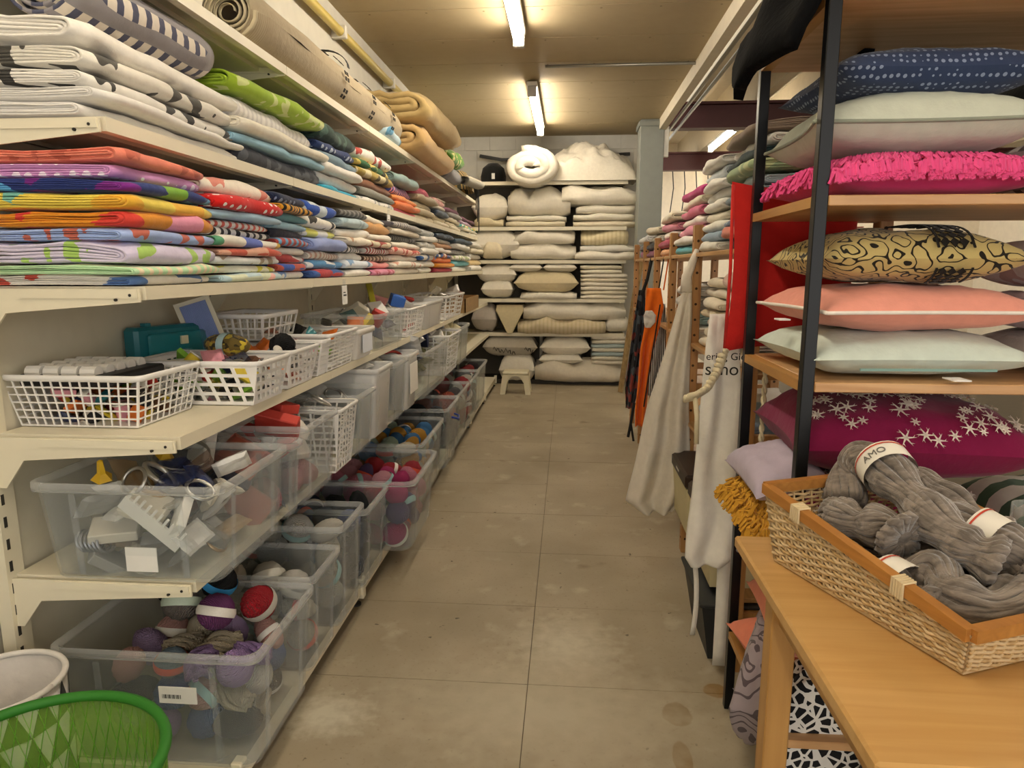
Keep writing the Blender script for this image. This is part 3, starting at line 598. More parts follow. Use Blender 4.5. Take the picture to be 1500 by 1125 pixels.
for k,(x,yy) in enumerate(((-1.32,1.78),(-1.27,2.0))): tag(obj('plastic_star',MB().lathe([(0,0),(.03,.01),(.012,.03),(.008,.07),(0,.075)],5),mat('#E0B52C',.4),None,False,(x,yy,z+.255),(.3,.2,k)),['yellow plastic star piece atop the fittings, by open end','smaller yellow plastic piece atop the fittings beside wires'][k],'plastic piece')
tag(obj('wire_coil',MB().tube([(.09*math.cos(q*.3),.07*math.sin(q*.3),.01*math.sin(q*.21)) for q in range(60)],.0025,5),mat('#A8A69C',.4,.7),None,False,(-1.2,1.98,z+.28),(.5,.2,0)),'loose coil of thin wire on top of the clear tub','wire')
def t5(a,b): return ypx(a,-.93,.95),ypx(b,-.93,.95)
ya,yb_=2.17,t5(0,440)[1] if False else ypx(440,-.93,.93)
tub(-1.46,-.92,2.17,yb_,z,.27,'clear tub with yellow foil packs between two clear tubs','clear'); goods(-1.4,-1.0,2.25,yb_-.05,z+.02,z+.25,16,['gold foil|#B7A832','dark blue|#2A3550','brown|#7A4A3A','white|#E4E2DC','rust|#9C5040'],'the tub with gold foil packs','pbc',.1)
fill_yarn(-1.1,-.98,2.25,yb_-.06,z+.01,z+.18,['white|#E6E2DA','pink|#D98A92'],'the tub with gold foil packs',.055)
ya,yb_=yb_+.03,ypx(495,-.93,.95); tub(-1.46,-.92,ya,yb_,z,.3,'tall clear tub with white card boxes beside white lattice bin','clear'); goods(-1.38,-1.0,ya+.06,yb_-.06,z+.12,z+.3,14,['white|#E9E6E0','red-white|#C8453A','pale|#D8D2C8'],'the tub of white card boxes','ccb',.1); fill_yarn(-1.12,-.98,ya+.06,yb_-.06,z+.01,z+.2,['white|#E6E2DA','pink|#DDA0A0'],'the tub of white card boxes',.055)
ya,yb_=yb_+.02,ypx(524,-.93,.95); basket(-1.4,-.93,ya,yb_,z,.28,'tall white lattice bin standing between clear tubs',9,6,9,slant=.8,bar=.007); goods(-1.33,-1.0,ya+.05,yb_-.05,z+.15,z+.27,10,SILV,'the lattice bin','br',.07)
ya,yb_=yb_+.02,ypx(553,-.93,.95); tub(-1.46,-.93,ya,yb_,z,.29,'clear tub of silvery bits beyond the lattice bin','clear'); goods(-1.38,-1.0,ya+.05,yb_-.05,z+.02,z+.28,14,SILV,'the tub of silvery bits','br',.08)
ya,yb_=yb_+.02,ypx(577,-.93,1.0); tub(-1.5,-.93,ya,yb_,z,.36,'big milky white tub with plain sides on tub shelf','milky'); goods(-1.4,-1.0,ya+.05,yb_-.05,z+.2,z+.34,8,SILV,'the big milky tub','pb',.1)
ya,yb_=yb_+.02,ypx(600,-.93,1.0); tub(-1.5,-.93,ya,yb_,z,.34,'clear tub filled with pale pieces after the milky tub','clear'); goods(-1.4,-1.0,ya+.06,yb_-.06,z+.02,z+.32,12,SILV+['red|#C85A50'],'the tub of pale pieces','pb',.12)
ya,yb_=yb_+.02,ypx(615,-.93,1.0); t=tub(-1.5,-.93,ya,yb_,z,.345,'milky tub with white paper label holding dark hoops','milky'); obj('paper_label',MB().box(.272,.276,-.1,.1,.1,.28),mat('#F0EEE8',.7),t); goods(-1.4,-1.0,ya+.06,yb_-.06,z+.26,z+.32,6,['black|#232325','red|#A8443C'],'the labelled milky tub','rp',.12)
ya,yb_=yb_+.02,ypx(661,-.9,.95); tub(-1.5,-.9,ya,yb_,z,.32,'clear tub heaped with dark fabric scraps and a blue pouch','clear'); goods(-1.42,-.98,ya+.08,yb_-.08,z+.1,z+.34,26,['black|#232325','navy|#2A3358','blue|#3F74C0','olive|#6A6A3A','white|#DDD'],'the tub of dark scraps','ppc',.14)
ya,yb_=yb_+.03,ypx(678,-.9,1.0); basket(-1.46,-.92,ya,yb_,z,.33,'white basket stacked with cards near far end of tub shelf',9,7,7,bar=.008); goods(-1.4,-1.0,ya+.06,yb_-.06,z+.2,z+.3,10,['white|#E6E2DA','grey|#777'],'the white basket of cards','c',.13)
ya,yb_=yb_+.02,min(8.75,ypx(692,-.9,1.0)); tub(-1.46,-.92,ya,yb_,z,.34,'clear tub of pale dried flowers at far end of tub shelf','clear'); goods(-1.35,-.95,ya+.08,yb_-.08,z+.1,z+.31,16,['cream|#E6DDB8','yellow|#D9C98A','white|#EEE'],'the tub of dried flowers','p',.13)
# base tubs
z=T['base'][1]
t=tub(-1.46,-.84,1.66,2.12,z,.37,'big clear tub of mixed coloured yarn at open end of bottom shelf','clear'); obj('price_label',MB().box(.02,.13,-.232,-.229,.22,.27),mat('#F2F0EC',.7),t)
bc=MB()
for k in range(14): bc.box(.03+k*.004,.031+k*.004+.001*(k%3),-.2325,-.232,.235,.247)
obj('bar_code',bc,mat('#2a2a2a',.7),t)['kind']='stuff'
fill_yarn(-1.36,-.92,1.75,2.06,z+.01,z+.33,['cream|#DCCFB4','cream|#DCCFB4','lilac|#A98BC6','blue|#3E66A8','navy|#1E2436','grey-blue|#7F93A4','white|#E4E0DA','purple|#B49AC8','beige|#CDBFA6','charcoal|#26262A','pink|#DDA8A0'],'the big tub of mixed yarn',.052,.3)
for lo,c,n_,bd_ in (((-1.28,2.0,z+.4),'#121214','black','#3FA0E0'),((-1.13,2.02,z+.41),'#121214','black','#3FA0E0'),((-1.21,1.93,z+.38),'#8A7F78','taupe','#C9D8C4'),((-.98,1.98,z+.36),'#B3202C','red','#B9B4AA'),((-1.08,1.9,z+.37),'#8C4A86','violet','#EDE8E0')): yarn(lo,.055,c,n_,'the big tub of mixed yarn, on top',bd_,0)
def tb(ya,yb_,h,cols,label,where,x1=-.86,r=.058):
    tub(-1.46,x1,ya,yb_,z,h,label,'clear'); fill_yarn(-1.38,x1-.07,ya+.05,yb_-.05,z+.01,z+h+.02,cols,where,r,.3)
WY=['white|#E8E3D6','ivory|#E4DAC2','white|#ECE9E2','cream|#E2D6B8','pale grey|#CFCBC2']
y2=ypx(500,-.86,.5); tb(2.15,y2,.37,WY,'clear tub of white and ivory yarn next to mixed yarn','the tub of ivory yarn')
y3=ypx(535,-.86,.55); tb(y2+.02,y3,.43,WY+['red-banded|#E8E3D6'],'taller clear tub heaped with white yarn balls','the taller tub of white yarn')
y4=ypx(571,-.86,.5); tb(y3+.02,y4,.38,['navy|#1C2340','blue|#2E4C90','black|#15161C','turquoise|#35A0C8','royal blue|#27408C'],'clear tub of navy and blue yarn','the tub of blue yarn')
y5=ypx(637,-.76,.5); tb(y4+.02,y5,.38,['pink|#E7A6B4','magenta|#C93A78','purple|#6A5684','rose|#E890A8','red|#C03440'],'clear tub of pink and purple yarn jutting into aisle','the tub of pink yarn',-.74)
y6=ypx(652,-.84,.5); tb(y5+.02,max(y5+.4,y6),.4,['cream|#E2D8BC','blue|#4A86C0','ochre|#D09A3A','mint|#BFD8C4'],'clear tub with few pastel yarns after the pink tub','the tub of pastel yarn',-.84); y6=max(y5+.4,y6)
y7=y6+.55; tub(-1.46,-.82,y6+.02,y7,z,.45,'clear tub with blue handle full of black yarn','clear'); fill_yarn(-1.38,-.9,y6+.08,y7-.06,z+.15,z+.44,['black|#141416','black-white|#57565A','black|#1A1A1C'],'the tub of black yarn',.07,.25)
obj('handle',MB().tube([(.0,-.06,0),(.035,-.05,-.01),(.04,.0,-.03),(.035,.05,-.01),(0,.06,0)],.008,8),mat('#2A3E90',.4),bpy.data.objects[[o.name for o in bpy.data.objects if o.get('label')=='clear tub with blue handle full of black yarn'][0]],True,(.315,-.05,.36))
y8=y7+.7; tb(y7+.02,y8,.44,['grey|#6E6C70','slate|#5A6068','grey|#8C8A8C','rust|#B0503A'],'clear tub heaped with grey yarn on bottom shelf','the tub of grey yarn',-.84,.075)
y9=y8+.7; tb(y8+.02,y9,.44,['pink|#D8748A','pale blue|#A8BCC8','white|#E4DFD6','red|#B8343C'],'clear tub of pink and pale blue yarn','the tub of pink and pale blue yarn',-.84,.08)
tb(y9+.02,min(8.7,y9+.8),.44,['dark|#3A3034','black|#1E1C1E','red|#A83838','grey|#77757A'],'clear tub of dark yarn at far end of bottom shelf','the tub of dark yarn',-.86,.08)
# price tags
for px,yy,X,Z,lb in ((568,312,T['t2'][0],T['t2'][1],'white price tag hanging from the upper linen shelf edge'),(503,420,T['t3'][0],T['t3'][1],'white price tag hanging from the lower linen shelf edge')):
    y=ypx(px,X,Z-.06); t=thing('price_tag',lb,'price tag',(X+.004,y,Z-.03)); obj('card',MB().box(0,.003,-.035,.035,-.1,-.01),mat('#EDEBE4',.6),t); obj('print',MB().box(.003,.0035,-.022,.022,-.06,-.052).box(.003,.0035,-.022,.01,-.045,-.04),mat('#444',.7),t)
    obj('clip',MB().box(-.002,.005,-.012,.012,-.012,.02),clear(),t)
# baskets on the floor in front of the shelving
t=thing('fabric_basket','round fabric basket with black and white triangle print on floor','basket',(-1.44,1.48,0))
obj('wall',solid(obj('liner',MB().lathe([(.19,.02),(.205,.25),(.215,.47)],40),fabric('#CFCBC6'),t,True),.004).data,None,t) if False else solid(obj('liner',MB().lathe([(.148,.02),(.147,.25),(.145,.5)],40),fabric('#D2CECA'),t,True),.004)
for r_ in range(5):
    for k in range(14):
        pts=[]; z0,z1=.02+r_*.095,.02+(r_+1)*.095
        for (a,zz) in ((k,z0),(k+1,z0),(k+.5,z1)):
            an=2*PI*(a+.5*(r_%2))/14; rr=.1525-.002*zz; pts.append((rr*math.cos(an),rr*math.sin(an),zz))
        if (k+r_)%1==0: solid(obj('triangle_print',MB().add(pts,[(0,1,2)]),fabric('#1E1D20'),t),.001)
obj('rim',MB().tube([(.147*math.cos(2*PI*k/40),.147*math.sin(2*PI*k/40),.5) for k in range(41)],.008,8),fabric('#E2DED8'),t,True)
t=thing('mesh_basket','round green mesh pop-up basket with dark green rim on floor','basket',(-1.06,1.12,0))
GM=clear('#8FC23A',.3,.6); solid(obj('mesh_wall',MB().lathe([(.25,.01),(.25,.28),(.25,.56)],48),GM,t,True),.002)
obj('base',MB().lathe([(0,.004),(.25,.004)],48),fabric('#6FA52A'),t)
wr=MB()
for k in range(56):
    a=2*PI*k/56; wr.tube([(.252*math.cos(a),.252*math.sin(a),.01),(.252*math.cos(a+.5),.252*math.sin(a+.5),.56)],.0008,4); wr.tube([(.252*math.cos(a),.252*math.sin(a),.01),(.252*math.cos(a-.5),.252*math.sin(a-.5),.56)],.0011,4)
obj('mesh_threads',wr,mat('#5E9A22',.6),t)
obj('rim',MB().tube([(.252*math.cos(2*PI*k/48),.252*math.sin(2*PI*k/48),.56) for k in range(49)],.012,8),mat('#2F7A22',.6),t,True)
obj('patch',MB().box(-.06,.06,-.006,0,.2,.32),mat('#1F5F20',.6),t,False,(.05,.24,0))
# ---------------------------------------------------------------- back shelving with white bedding
YB=8.98; XR=.74
g=thing('metal_shelving','cream metal shelving across the back wall filled with white bedding','shelving')
ZS=[]
for yy in (265,332,381,438,488): ZS.append(at_y(820,yy,YB).z)
for zz in ZS:
    for a,b in ((-1.55,-.36),(-.358,XR)): obj('shelf_board',MB().box(a,b,YB,9.55,zz-.008,zz).box(a,b,YB,YB+.015,zz-.045,zz-.008),SH,g)
for x in (-1.55,-.36,XR): obj('upright',MB().box(x-.02,x+.02,9.5,9.56,0,2.75),SH,g)
obj('back_panel',MB().box(-1.55,XR,9.56,9.575,.05,2.62),mat('#6E675A',.7),g)
obj('plinth',MB().box(-1.55,XR,YB+.06,9.5,0,.06),mat('#3A352C',.7),g)
def pillow(wd,d,h,seed=0,N=18,wr=1.0,bend=0):
    m=MB()
    for sg in (1,-1):
        def fn(u,v):
            a,b=2*u-1,2*v-1; e=((1-abs(a)**3.2)*(1-abs(b)**3.2)); 
            th=max(e,0)**.5
            x=wd/2*a*(1-.09*(1-b*b)*abs(a)**2); y=d/2*b*(1-.09*(1-a*a)*abs(b)**2)
            q=nz((a*2.2+seed,b*2.2,sg*.3))*.14+nz((a*6+seed,b*6,sg))*.06*wr
            zz=sg*h/2*th*(1+q*1.2)*(1 if sg>0 else .8)+bend*(1-a*a)
            return (x,y,zz+h*.42)
        o=len(m.v); m.grid(N,N,fn)
        if sg<0: m.f[-N*N:]=[f[::-1] for f in m.f[-N*N:]]
    return m
def bk(kind,x0,y0,x1,y1,hx,label,cat='pillow',dep=.48,yo=0,pat='plain',cs=()):
    Y=YB+.0-yo; a=at_y(x0,y1,Y); b=at_y(x1,y0,Y); wd=b.x-a.x; h=b.z-a.z; cx=(a.x+b.x)/2
    if kind=='p': o=obj('pillow',pillow(wd,dep,h*1.1,R.randint(0,99)),fabric(hx,pat,cs),None,True,(cx,Y+dep/2-.02,a.z+.002))
    else:
        n={'d':2,'t':3}[kind]; o=obj('folded_duvet' if kind=='d' else 'folded_towel',folded(wd,dep,h,n,R.randint(0,99),1.3 if kind=='d' else .7),fabric(hx,pat,cs),None,True,(a.x,Y-.01,a.z+.001),(0,0,-PI/2)); o.location=(a.x,Y,a.z+.001)
    tag(o,label,cat,'white bedding on the back shelves'); return o
Wh='#E3DCCB'; Wc='#DDD2B8'
bk('p',690,283,745,322,Wh,'plump white pillow on second back shelf beside left shelving'); bk('d',695,319,737,332,'#D6C8A6','thin beige folded blanket under plump pillow on second back shelf','blanket')
bk('d',744,275,836,316,Wh,'thick white folded duvet in middle of second back shelf','duvet'); bk('d',742,315,830,324,Wh,'thin white duvet directly under the thick folded duvet','duvet'); bk('d',741,323,828,332,Wc,'cream bottom blanket below thick folded duvet','duvet')
bk('d',823,272,936,300,Wh,'white duvet topping right pile on second back shelf','duvet',.5,.05); bk('d',844,299,930,313,Wh,'white duvet second in right pile of second back shelf','duvet'); bk('d',840,312,930,323,Wh,'white duvet third in right pile of second back shelf','duvet'); bk('d',840,322,932,332,Wc,'cream bottom duvet in right pile of second back shelf','duvet')
bk('p',686,336,762,378,Wh,'large white quilted pillow on third back shelf beside left shelving'); bk('d',708,357,735,380,'#D9CDB0','cream folded quilt end below quilted pillow','blanket',.48,.06)
bk('d',752,337,842,358,Wh,'white duvet folded over on top in middle of third back shelf','duvet'); bk('d',748,357,844,381,Wh,'white duvet at bottom in middle of third back shelf','duvet')
bk('d',851,335,921,360,'#DDD0AC','cream ribbed rolled blanket on third back shelf near column','blanket',pat='stripes',cs=('#D2C49C',)); bk('d',850,359,932,369,'#DDD9D0','pale duvet under cream ribbed blanket','duvet'); bk('d',842,368,934,381,Wh,'white bottom duvet hanging over right end of third back shelf','duvet',.48,.04)
bk('p',698,386,757,416,Wh,'white pillow lying on another at left of fourth back shelf'); bk('p',704,408,752,438,Wh,'white pillow at bottom left of fourth back shelf')
bk('p',745,385,795,399,Wh,'small flat pillow, left one on the big beige pillow'); bk('p',795,385,846,399,Wh,'small flat pillow, right one on the big beige pillow')
bk('p',752,397,849,430,'#D8C9A4','big beige pillow in middle of fourth back shelf'); bk('d',762,429,845,439,Wh,'flat white sheet under the big beige pillow','sheet',.5,.03)
for i in range(8):
    y1=438-i*6.2; bk('t',851,y1-6.2,919 - (i>5)*8,y1,['#E4DCCA','#DCD2BA','#E6DECC'][i%3],f'cream folded towel, {ORD[i]} from bottom in fourth back shelf pile','towel')
bk('p',690,446,728,487,'#B9B0A4','greyish pillow at left of fifth back shelf')
t=thing('wedge_cushion','cream wedge cushion with triangular end on fifth back shelf','cushion',(at_y(747,486,YB).x,YB-.03,ZS[4]))
wp=[(-.03,0),(.03,0),(.18,.3),(.17,.36),(-.17,.36),(-.18,.3)]; n6=6
obj('body',MB().add([(x,0,zz) for x,zz in wp]+[(x,.45,zz) for x,zz in wp],[tuple(range(6)),tuple(range(11,5,-1))]+[(i,i+6,(i+1)%6+6,(i+1)%6) for i in range(6)]),fabric('#D6C8A2'),t)
obj('piping',MB().tube([(x,-.003,zz) for x,zz in wp+wp[:1]],.006,6),fabric('#C6B78E'),t)
bk('d',767,443,917,470,Wh,'long white duvet folded double on fifth back shelf','duvet',.5); bk('d',758,469,888,490,'#CFC0A0','beige gathered quilt roll sticking out under long duvet','quilt',.5,.08,'stripes',('#C4B592',)); bk('d',888,466,921,487,Wh,'small white folded sheet right of the beige quilt roll','sheet')
bk('p',706,491,788,524,'#BDB5A4','grey pillow with dark script print near the stool',pat='plain')
gp=bpy.data.objects[-1] if False else [o for o in bpy.data.objects if o.get('label','').startswith('grey pillow with dark script')][0]
for x0_,n_ in ((-.22,22),(.2,9)):
    obj('script_print',MB().tube([(x0_+.014*k,-.235+.02*0,.115+.03*math.sin(k*1.7)+.012*math.sin(k*.6)-.002*k) for k in range(n_)],.005,5),mat('#2E2A24',.8),gp,True); bk('p',730,520,785,562,Wh,'white pillow behind the stool under grey pillow')
o=bk('d',783,533,913,561,'#D2C8B4','wide beige folded mattress at bottom of back shelving','mattress',.5,.06)
bk('p',790,494,866,523,Wh,'plump white pillow on flat one above beige mattress'); bk('p',788,519,855,535,Wh,'flat white pillow lying on the beige mattress')
for i in range(7):
    y1=534-i*6; bk('t',867,y1-6,918,y1,['#DAD2C0','#D4CCB8','#A9B8B8','#DAD2C0','#B4C2C0','#DDD5C4','#DDD5C4'][i],f'folded towel, {ORD[i]} from bottom in pile above beige mattress','towel')
# top of the back shelves
a=at_y(778,287,YB-.12); tag(solid(obj('rolled_duvet',roll(.62,.33,4,2.3,26,.62),fabric(Wh),None,True,(at_y(777,262,YB).x,YB+.12,ZS[0]+.16)),.115),'white rolled duvet drooping over edge of topmost back shelf','duvet')
def heap():
    m=MB(); m.grid(44,30,lambda u,v:((2*u-1)*.62,(2*v-1)*.28,max(0,(1-abs(2*u-1)**3)*(1-abs(2*v-1)**3))**.5*(.36+.16*nz((u*3,v*3,1))+.09*nz((u*8,v*5,4))+.05*(1-abs(nz((u*9,v*7,8)))*2))))
    return m
tag(obj('crumpled_duvet',heap(),fabric(Wh),None,True,(at_y(860,262,YB+.2).x,YB+.24,ZS[0])),'big crumpled white duvet heaped on topmost back shelf','duvet')
t=thing('soft_hat','black soft hat with small white tag on topmost back shelf','hat',(at_y(721,265,YB).x,YB+.15,ZS[0])); obj('crown',MB().lathe([(.16,0),(.165,.08),(.14,.18),(.07,.24),(0,.25)],18),fabric('#141414'),t,True); obj('tag',MB().box(-.005,.035,-.17,-.165,.03,.1),mat('#E8E6E0',.6),t)
# plastic stool
t=thing('step_stool','small cream plastic step stool standing before the back shelves','stool',((at_z(735,577,0).x+at_z(775,578,0).x)/2,8.38,0)); PL=mat('#DED5B6',.4)
obj('top',MB().box(-.16,.16,-.13,.13,.24,.28,.012),PL,t)
for sx in (-1,1):
    for sy in (-1,1): obj('leg',MB().add([(sx*.19,sy*.15,0),(sx*.125,sy*.15,0),(sx*.125,sy*.105,0),(sx*.19,sy*.105,0),(sx*.16,sy*.13,.24),(sx*.09,sy*.13,.24),(sx*.09,sy*.09,.24),(sx*.16,sy*.09,.24)],[(0,1,2,3),(7,6,5,4),(0,4,5,1),(1,5,6,2),(2,6,7,3),(3,7,4,0)]),PL,t)
for sy in (-1,1):
    ap=MB(); n=10
    ap.add([(-.1+.2*k/n,sy*.128,.245) for k in range(n+1)]+[(-.1+.2*k/n,sy*.128,.245-.09*abs(2*k/n-1)**2.5-.012) for k in range(n+1)],[(k,k+1,n+2+k,n+1+k) for k in range(n)]); solid(obj('arched_apron',ap,PL,t),.006)
# ---------------------------------------------------------------- wooden shelving on the right
WD=wood('#B98A52','#96683A',3,'Z'); WDY=wood('#C89B62','#A67A46',3,'Y'); XW=.64; YP=[2.51,3.64,4.46,5.24,6.0,6.8]
g=thing('wooden_shelving','pine shelving with peg-holed posts holding linens along the right side','shelving')
for y in YP:
    for x in (XW,XW+.42):
        p=obj('post',MB().box(x,x+.045,y-.03,y+.03,0,1.76,.003),WD,g); h=MB()
        for q in range(21): h.tube([(x+.02,y-.0306,.08+q*.08),(x+.02,y-.02,.08+q*.08)],.007,8)
        if x==XW:
            for q in range(21): h.tube([(x-.0006,y,.08+q*.08),(x+.01,y,.08+q*.08)],.007,8)
        obj('peg_holes',h,mat('#3A2614',.8),p)['kind']='stuff'
    for zz in (.2,.9,1.7): obj('rung',MB().box(XW+.045,XW+.42,y-.015,y+.015,zz,zz+.04),WD,g)
for k in range(5):
    for zz in (.28,.74,1.16,1.62): obj('shelf_board',MB().box(XW+.005,XW+.46,YP[k]+.031,YP[k+1]-.031,zz-.02,zz,.002),WDY,g)
rp=[("grey-blue|#6D7F8C;coral|#E08A78;denim|#5E7890|floral|#A8B4BC;grey|#8C9296|stripes|#5C6468;slate|#77868E;light blue|#AEBEC8;sage|#9DB08A|floral|#C4CDA0;dark teal|#1F3438;white|#DAD8D0;brown-grey|#8A7A6C",2.56,3.08,.45),
 ("white|#E2DED2;grey-blue|#8FA2B4;white|#E6E2D8;cream|#E0D8C4;white|#E4E0D6;pale|#D9D9D4;white|#E8E4DC;pale blue|#CBD3D8;white|#E4E0D8",3.12,3.6,.42),
 ("aqua|#5FB0BC;white|#E4E0D8;pink|#D98CA4;white|#E2DCD0;rose|#D0708C;cream|#E0D6C0;magenta|#B83A78",3.7,4.38,.36),
 ("peach|#E0A878;crimson|#B04560;white|#E0DCD2;pink|#D88CA0;cream|#DED4BE",4.52,5.1,.28),
 ("plum|#8A4A66;black|#2A2A2C;white|#DEDAD0;cream|#DCD2BC",5.3,5.9,.24),("mauve|#A06A88;grey|#77777C;white|#DDD",6.05,6.7,.2)]
for i,(s,a,b,h) in enumerate(rp): pile(s.split(';'),XW+.01,a,b,1.62,h,.4,f'{ORD[i]} pile on wooden shelving top','linen',True)
for i,(s,a,b,zz,h) in enumerate([("cream|#DDD2BC;cream|#D8CCB4;white|#E2DCCE;beige|#CFC0A2;cream|#DED4C0;pale|#E2DAC8;cream|#DCD0B8",3.1,3.55,1.16,.34),("cream|#E0D6C2;white|#E4DED0;cream|#DACFB8;white|#E2DCD0;pink|#D9B8A8",2.6,3.05,1.16,.36),("white|#E0DCD2;blue|#A8BCCC;white|#E2DED6",3.1,3.55,.74,.2),("white|#E0DCD2;aqua|#A8C8C8;grey|#B8B4AC;white|#E2DED6",3.75,4.35,1.16,.3),("pale blue|#B8C8D4;white|#DEDAD2;blue|#8FA6BC",2.6,3.05,.74,.22)]): pile(s.split(';'),XW+.02,a,b,zz,h,.4,f'{ORD[i]} pile inside wooden shelving','towel',True)
def lidbox(x0,x1,y0,y1,z,h,c,lc,label):
    t=thing('lidded_box',label,'box',((x0+x1)/2,(y0+y1)/2,z)); a,b=(x1-x0)/2,(y1-y0)/2
    P=[(-a*.88,-b*.88,0),(a*.88,-b*.88,0),(a*.88,b*.88,0),(-a*.88,b*.88,0),(-a*.97,-b*.97,h),(a*.97,-b*.97,h),(a*.97,b*.97,h),(-a*.97,b*.97,h)]
    obj('body',MB().add(P,[(3,2,1,0),(4,5,6,7),(0,1,5,4),(1,2,6,5),(2,3,7,6),(3,0,4,7)]),mat(c,.5),t); obj('lid',MB().box(-a,a,-b,b,h,h+.07,.012),mat(lc,.45),t); obj('lid_mark',MB().box(-a-.001,-a,-.04,.04,h+.03,h+.04),mat('#E4E0D8',.5),t)
lidbox(.56,1.0,3.12,3.58,.28,.24,'#D8CDA0','#33251C','cream plastic box with dark brown lid beside cream apron'); lidbox(.56,1.0,2.6,3.06,.28,.24,'#D8CDA0','#33251C','cream plastic box with dark lid half behind the white apron')
tb_=thing('black_bin','black plastic bin on floor behind the white apron','bin',(.72,2.75,0)); obj('body',MB().add([(-.14,-.18,0),(.14,-.18,0),(.14,.18,0),(-.14,.18,0),(-.18,-.22,.24),(.18,-.22,.24),(.18,.22,.24),(-.18,.22,.24)],[(3,2,1,0),(4,5,6,7),(0,1,5,4),(1,2,6,5),(2,3,7,6),(3,0,4,7)]),mat('#2B2D2E',.5),tb_); obj('rim',MB().box(-.19,.19,-.23,.23,.24,.255,.004),mat('#2B2D2E',.5),tb_)
# hanging aprons: outline rows in photo pixels on a plane across the aisle at distance Y
def cloth(rows,Y,amp,nf,seed,nu=26,sub=6):
    m=MB(); rr=[]
    for (a,b) in zip(rows[:-1],rows[1:]):
        for k in range(sub): t=k/sub; rr.append([a[i]*(1-t)+b[i]*t for i in range(3)])
    rr.append(rows[-1]); y0,y1=rows[0][0],rows[-1][0]
    def fn(u,v):
        q=rr[min(len(rr)-1,int(round(v*(len(rr)-1))))]; p=at_y(q[1]*(1-u)+q[2]*u,q[0],Y); s=min(1,v*2)
        return (p.x,p.y+amp*s*math.sin(u*nf*PI+v*1.5+seed)+.02*nz((u*3,v*5,seed)),p.z)
    m.grid(nu,len(rr)-1,fn); return m
ap=fabric('#DDD5C6'); t=thing('cream_apron','cream cloth apron hanging from wooden post and spread into aisle','apron')
solid(obj('cloth',cloth([(425,1000,1013),(460,990,1014),(520,973,1012),(600,948,1010),(660,936,1012),(700,926,1012),(735,917,1003),(752,940,985)],3.56,.035,4,1),ap,t,True),.004)
obj('tie_strap',MB().tube([at_y(1021,366,3.6),at_y(1014,385,3.58),at_y(1006,405,3.57),at_y(1005,428,3.56)],[.012,.02,.026,.03],8),ap,t,True)
wh=fabric('#E6E2D8'); t=thing('white_apron','white apron with black lettering hanging beside the black rack','apron')
solid(obj('cloth',cloth([(460,1040,1082),(500,1034,1084),(560,1030,1084),(640,1022,1083),(720,1014,1080),(780,1006,1078),(815,1003,1072),(830,1012,1060)],2.43,.012,3,2),wh,t,True),.003)
for pts,nm in (([(1018,826),(1020,880),(1014,930)],'tie_string'),([(1062,800),(1058,880),(1053,975)],'tie_string')):
    solid(obj(nm,MB().grid(1,8,lambda u,v,pts=pts:(lambda p:(p.x+(u-.5)*(.018 if pts[0][0]<1050 else .05),p.y,p.z))(at_y(pts[0][0]*(1-v)+pts[2][0]*v+(pts[1][0]-(pts[0][0]+pts[2][0])/2)*4*v*(1-v),pts[0][1]*(1-v)+pts[2][1]*v,2.45))),wh,t,True),.003)
def text(body,size,loc,rot,m,parent,name='lettering'):
    cu=bpy.data.curves.new('txt','FONT'); cu.body=body; cu.size=size; cu.extrude=.0006; tmp=bpy.data.objects.new('txt',cu); C.objects.link(tmp)
    bpy.context.view_layer.update(); me=bpy.data.meshes.new_from_object(tmp.evaluated_get(bpy.context.evaluated_depsgraph_get())); bpy.data.objects.remove(tmp); me.materials.clear()
    return obj(name,me,m,parent,False,loc,rot)
INK=mat('#26241F',.8)
p=at_y(1034,527,2.39); text('ering Gid',.036,p,(PI/2,0,0),INK,t); p=at_y(1032,549,2.39); text('scho',.062,p,(PI/2,0,0),INK,t)
og=thing('orange_apron','bright orange apron with white oval and black trim hanging in row','apron')
OR=fabric('#E8701E')
solid(obj('cloth',cloth([(422,948,968),(450,945,972),(480,944,966),(510,938,958),(560,934,950),(600,930,947),(624,930,944)],4.75,.02,3,3),OR,og,True),.004)
solid(obj('oval_print',cloth([(455,946,955),(462,943,961),(472,943,960),(480,945,953)],4.715,0,1,3,8,3),fabric('#DCD8D0'),og,True),.003)
solid(obj('trim',MB().grid(1,12,lambda u,v:tuple(at_y(966-24*v+2*u-14*math.sin(PI*v)*0,446+150*v,4.7))),mat('#151515',.8),og),.004)
for dx in (0,7): solid(obj('neck_strap',MB().grid(1,6,lambda u,v:tuple(at_y(962+dx+2*u+8*(1-v)+2,375+50*v,4.78))),OR if dx else mat('#151515',.8),og),.003)
t=thing('checked_apron','black and white windowpane checked apron hanging behind orange one','apron'); solid(obj('cloth',cloth([(445,962,974),(470,958,976),(510,950,974),(550,948,966),(580,950,958)],4.95,.02,3,6),fabric('#17171A','check',('#17171A','#D9D7D0'),5),t,True),.004)
t=thing('dark_apron','dark flower-print apron with long black ties hanging past orange apron','apron')
solid(obj('cloth',cloth([(425,936,945),(460,930,945),(520,922,942),(570,916,935),(598,917,928)],5.6,.03,4,5),fabric('#24232A','multi',('#8A3A34','#4A5258','#1A1A1C'),2),t,True),.004)
obj('tie',MB().tube([at_y(929,590,5.4),at_y(924,620,5.4),at_y(920,640,5.4)],.012,6),mat('#18181a',.8),t); obj('tie',MB().tube([at_y(924,620,5.4),at_y(928,646,5.4)],.01,6),mat('#18181a',.8),t); obj('strap',MB().tube([at_y(955,378,5.5),at_y(948,410,5.5),at_y(940,432,5.55)],.014,6),mat('#18181a',.8),t)
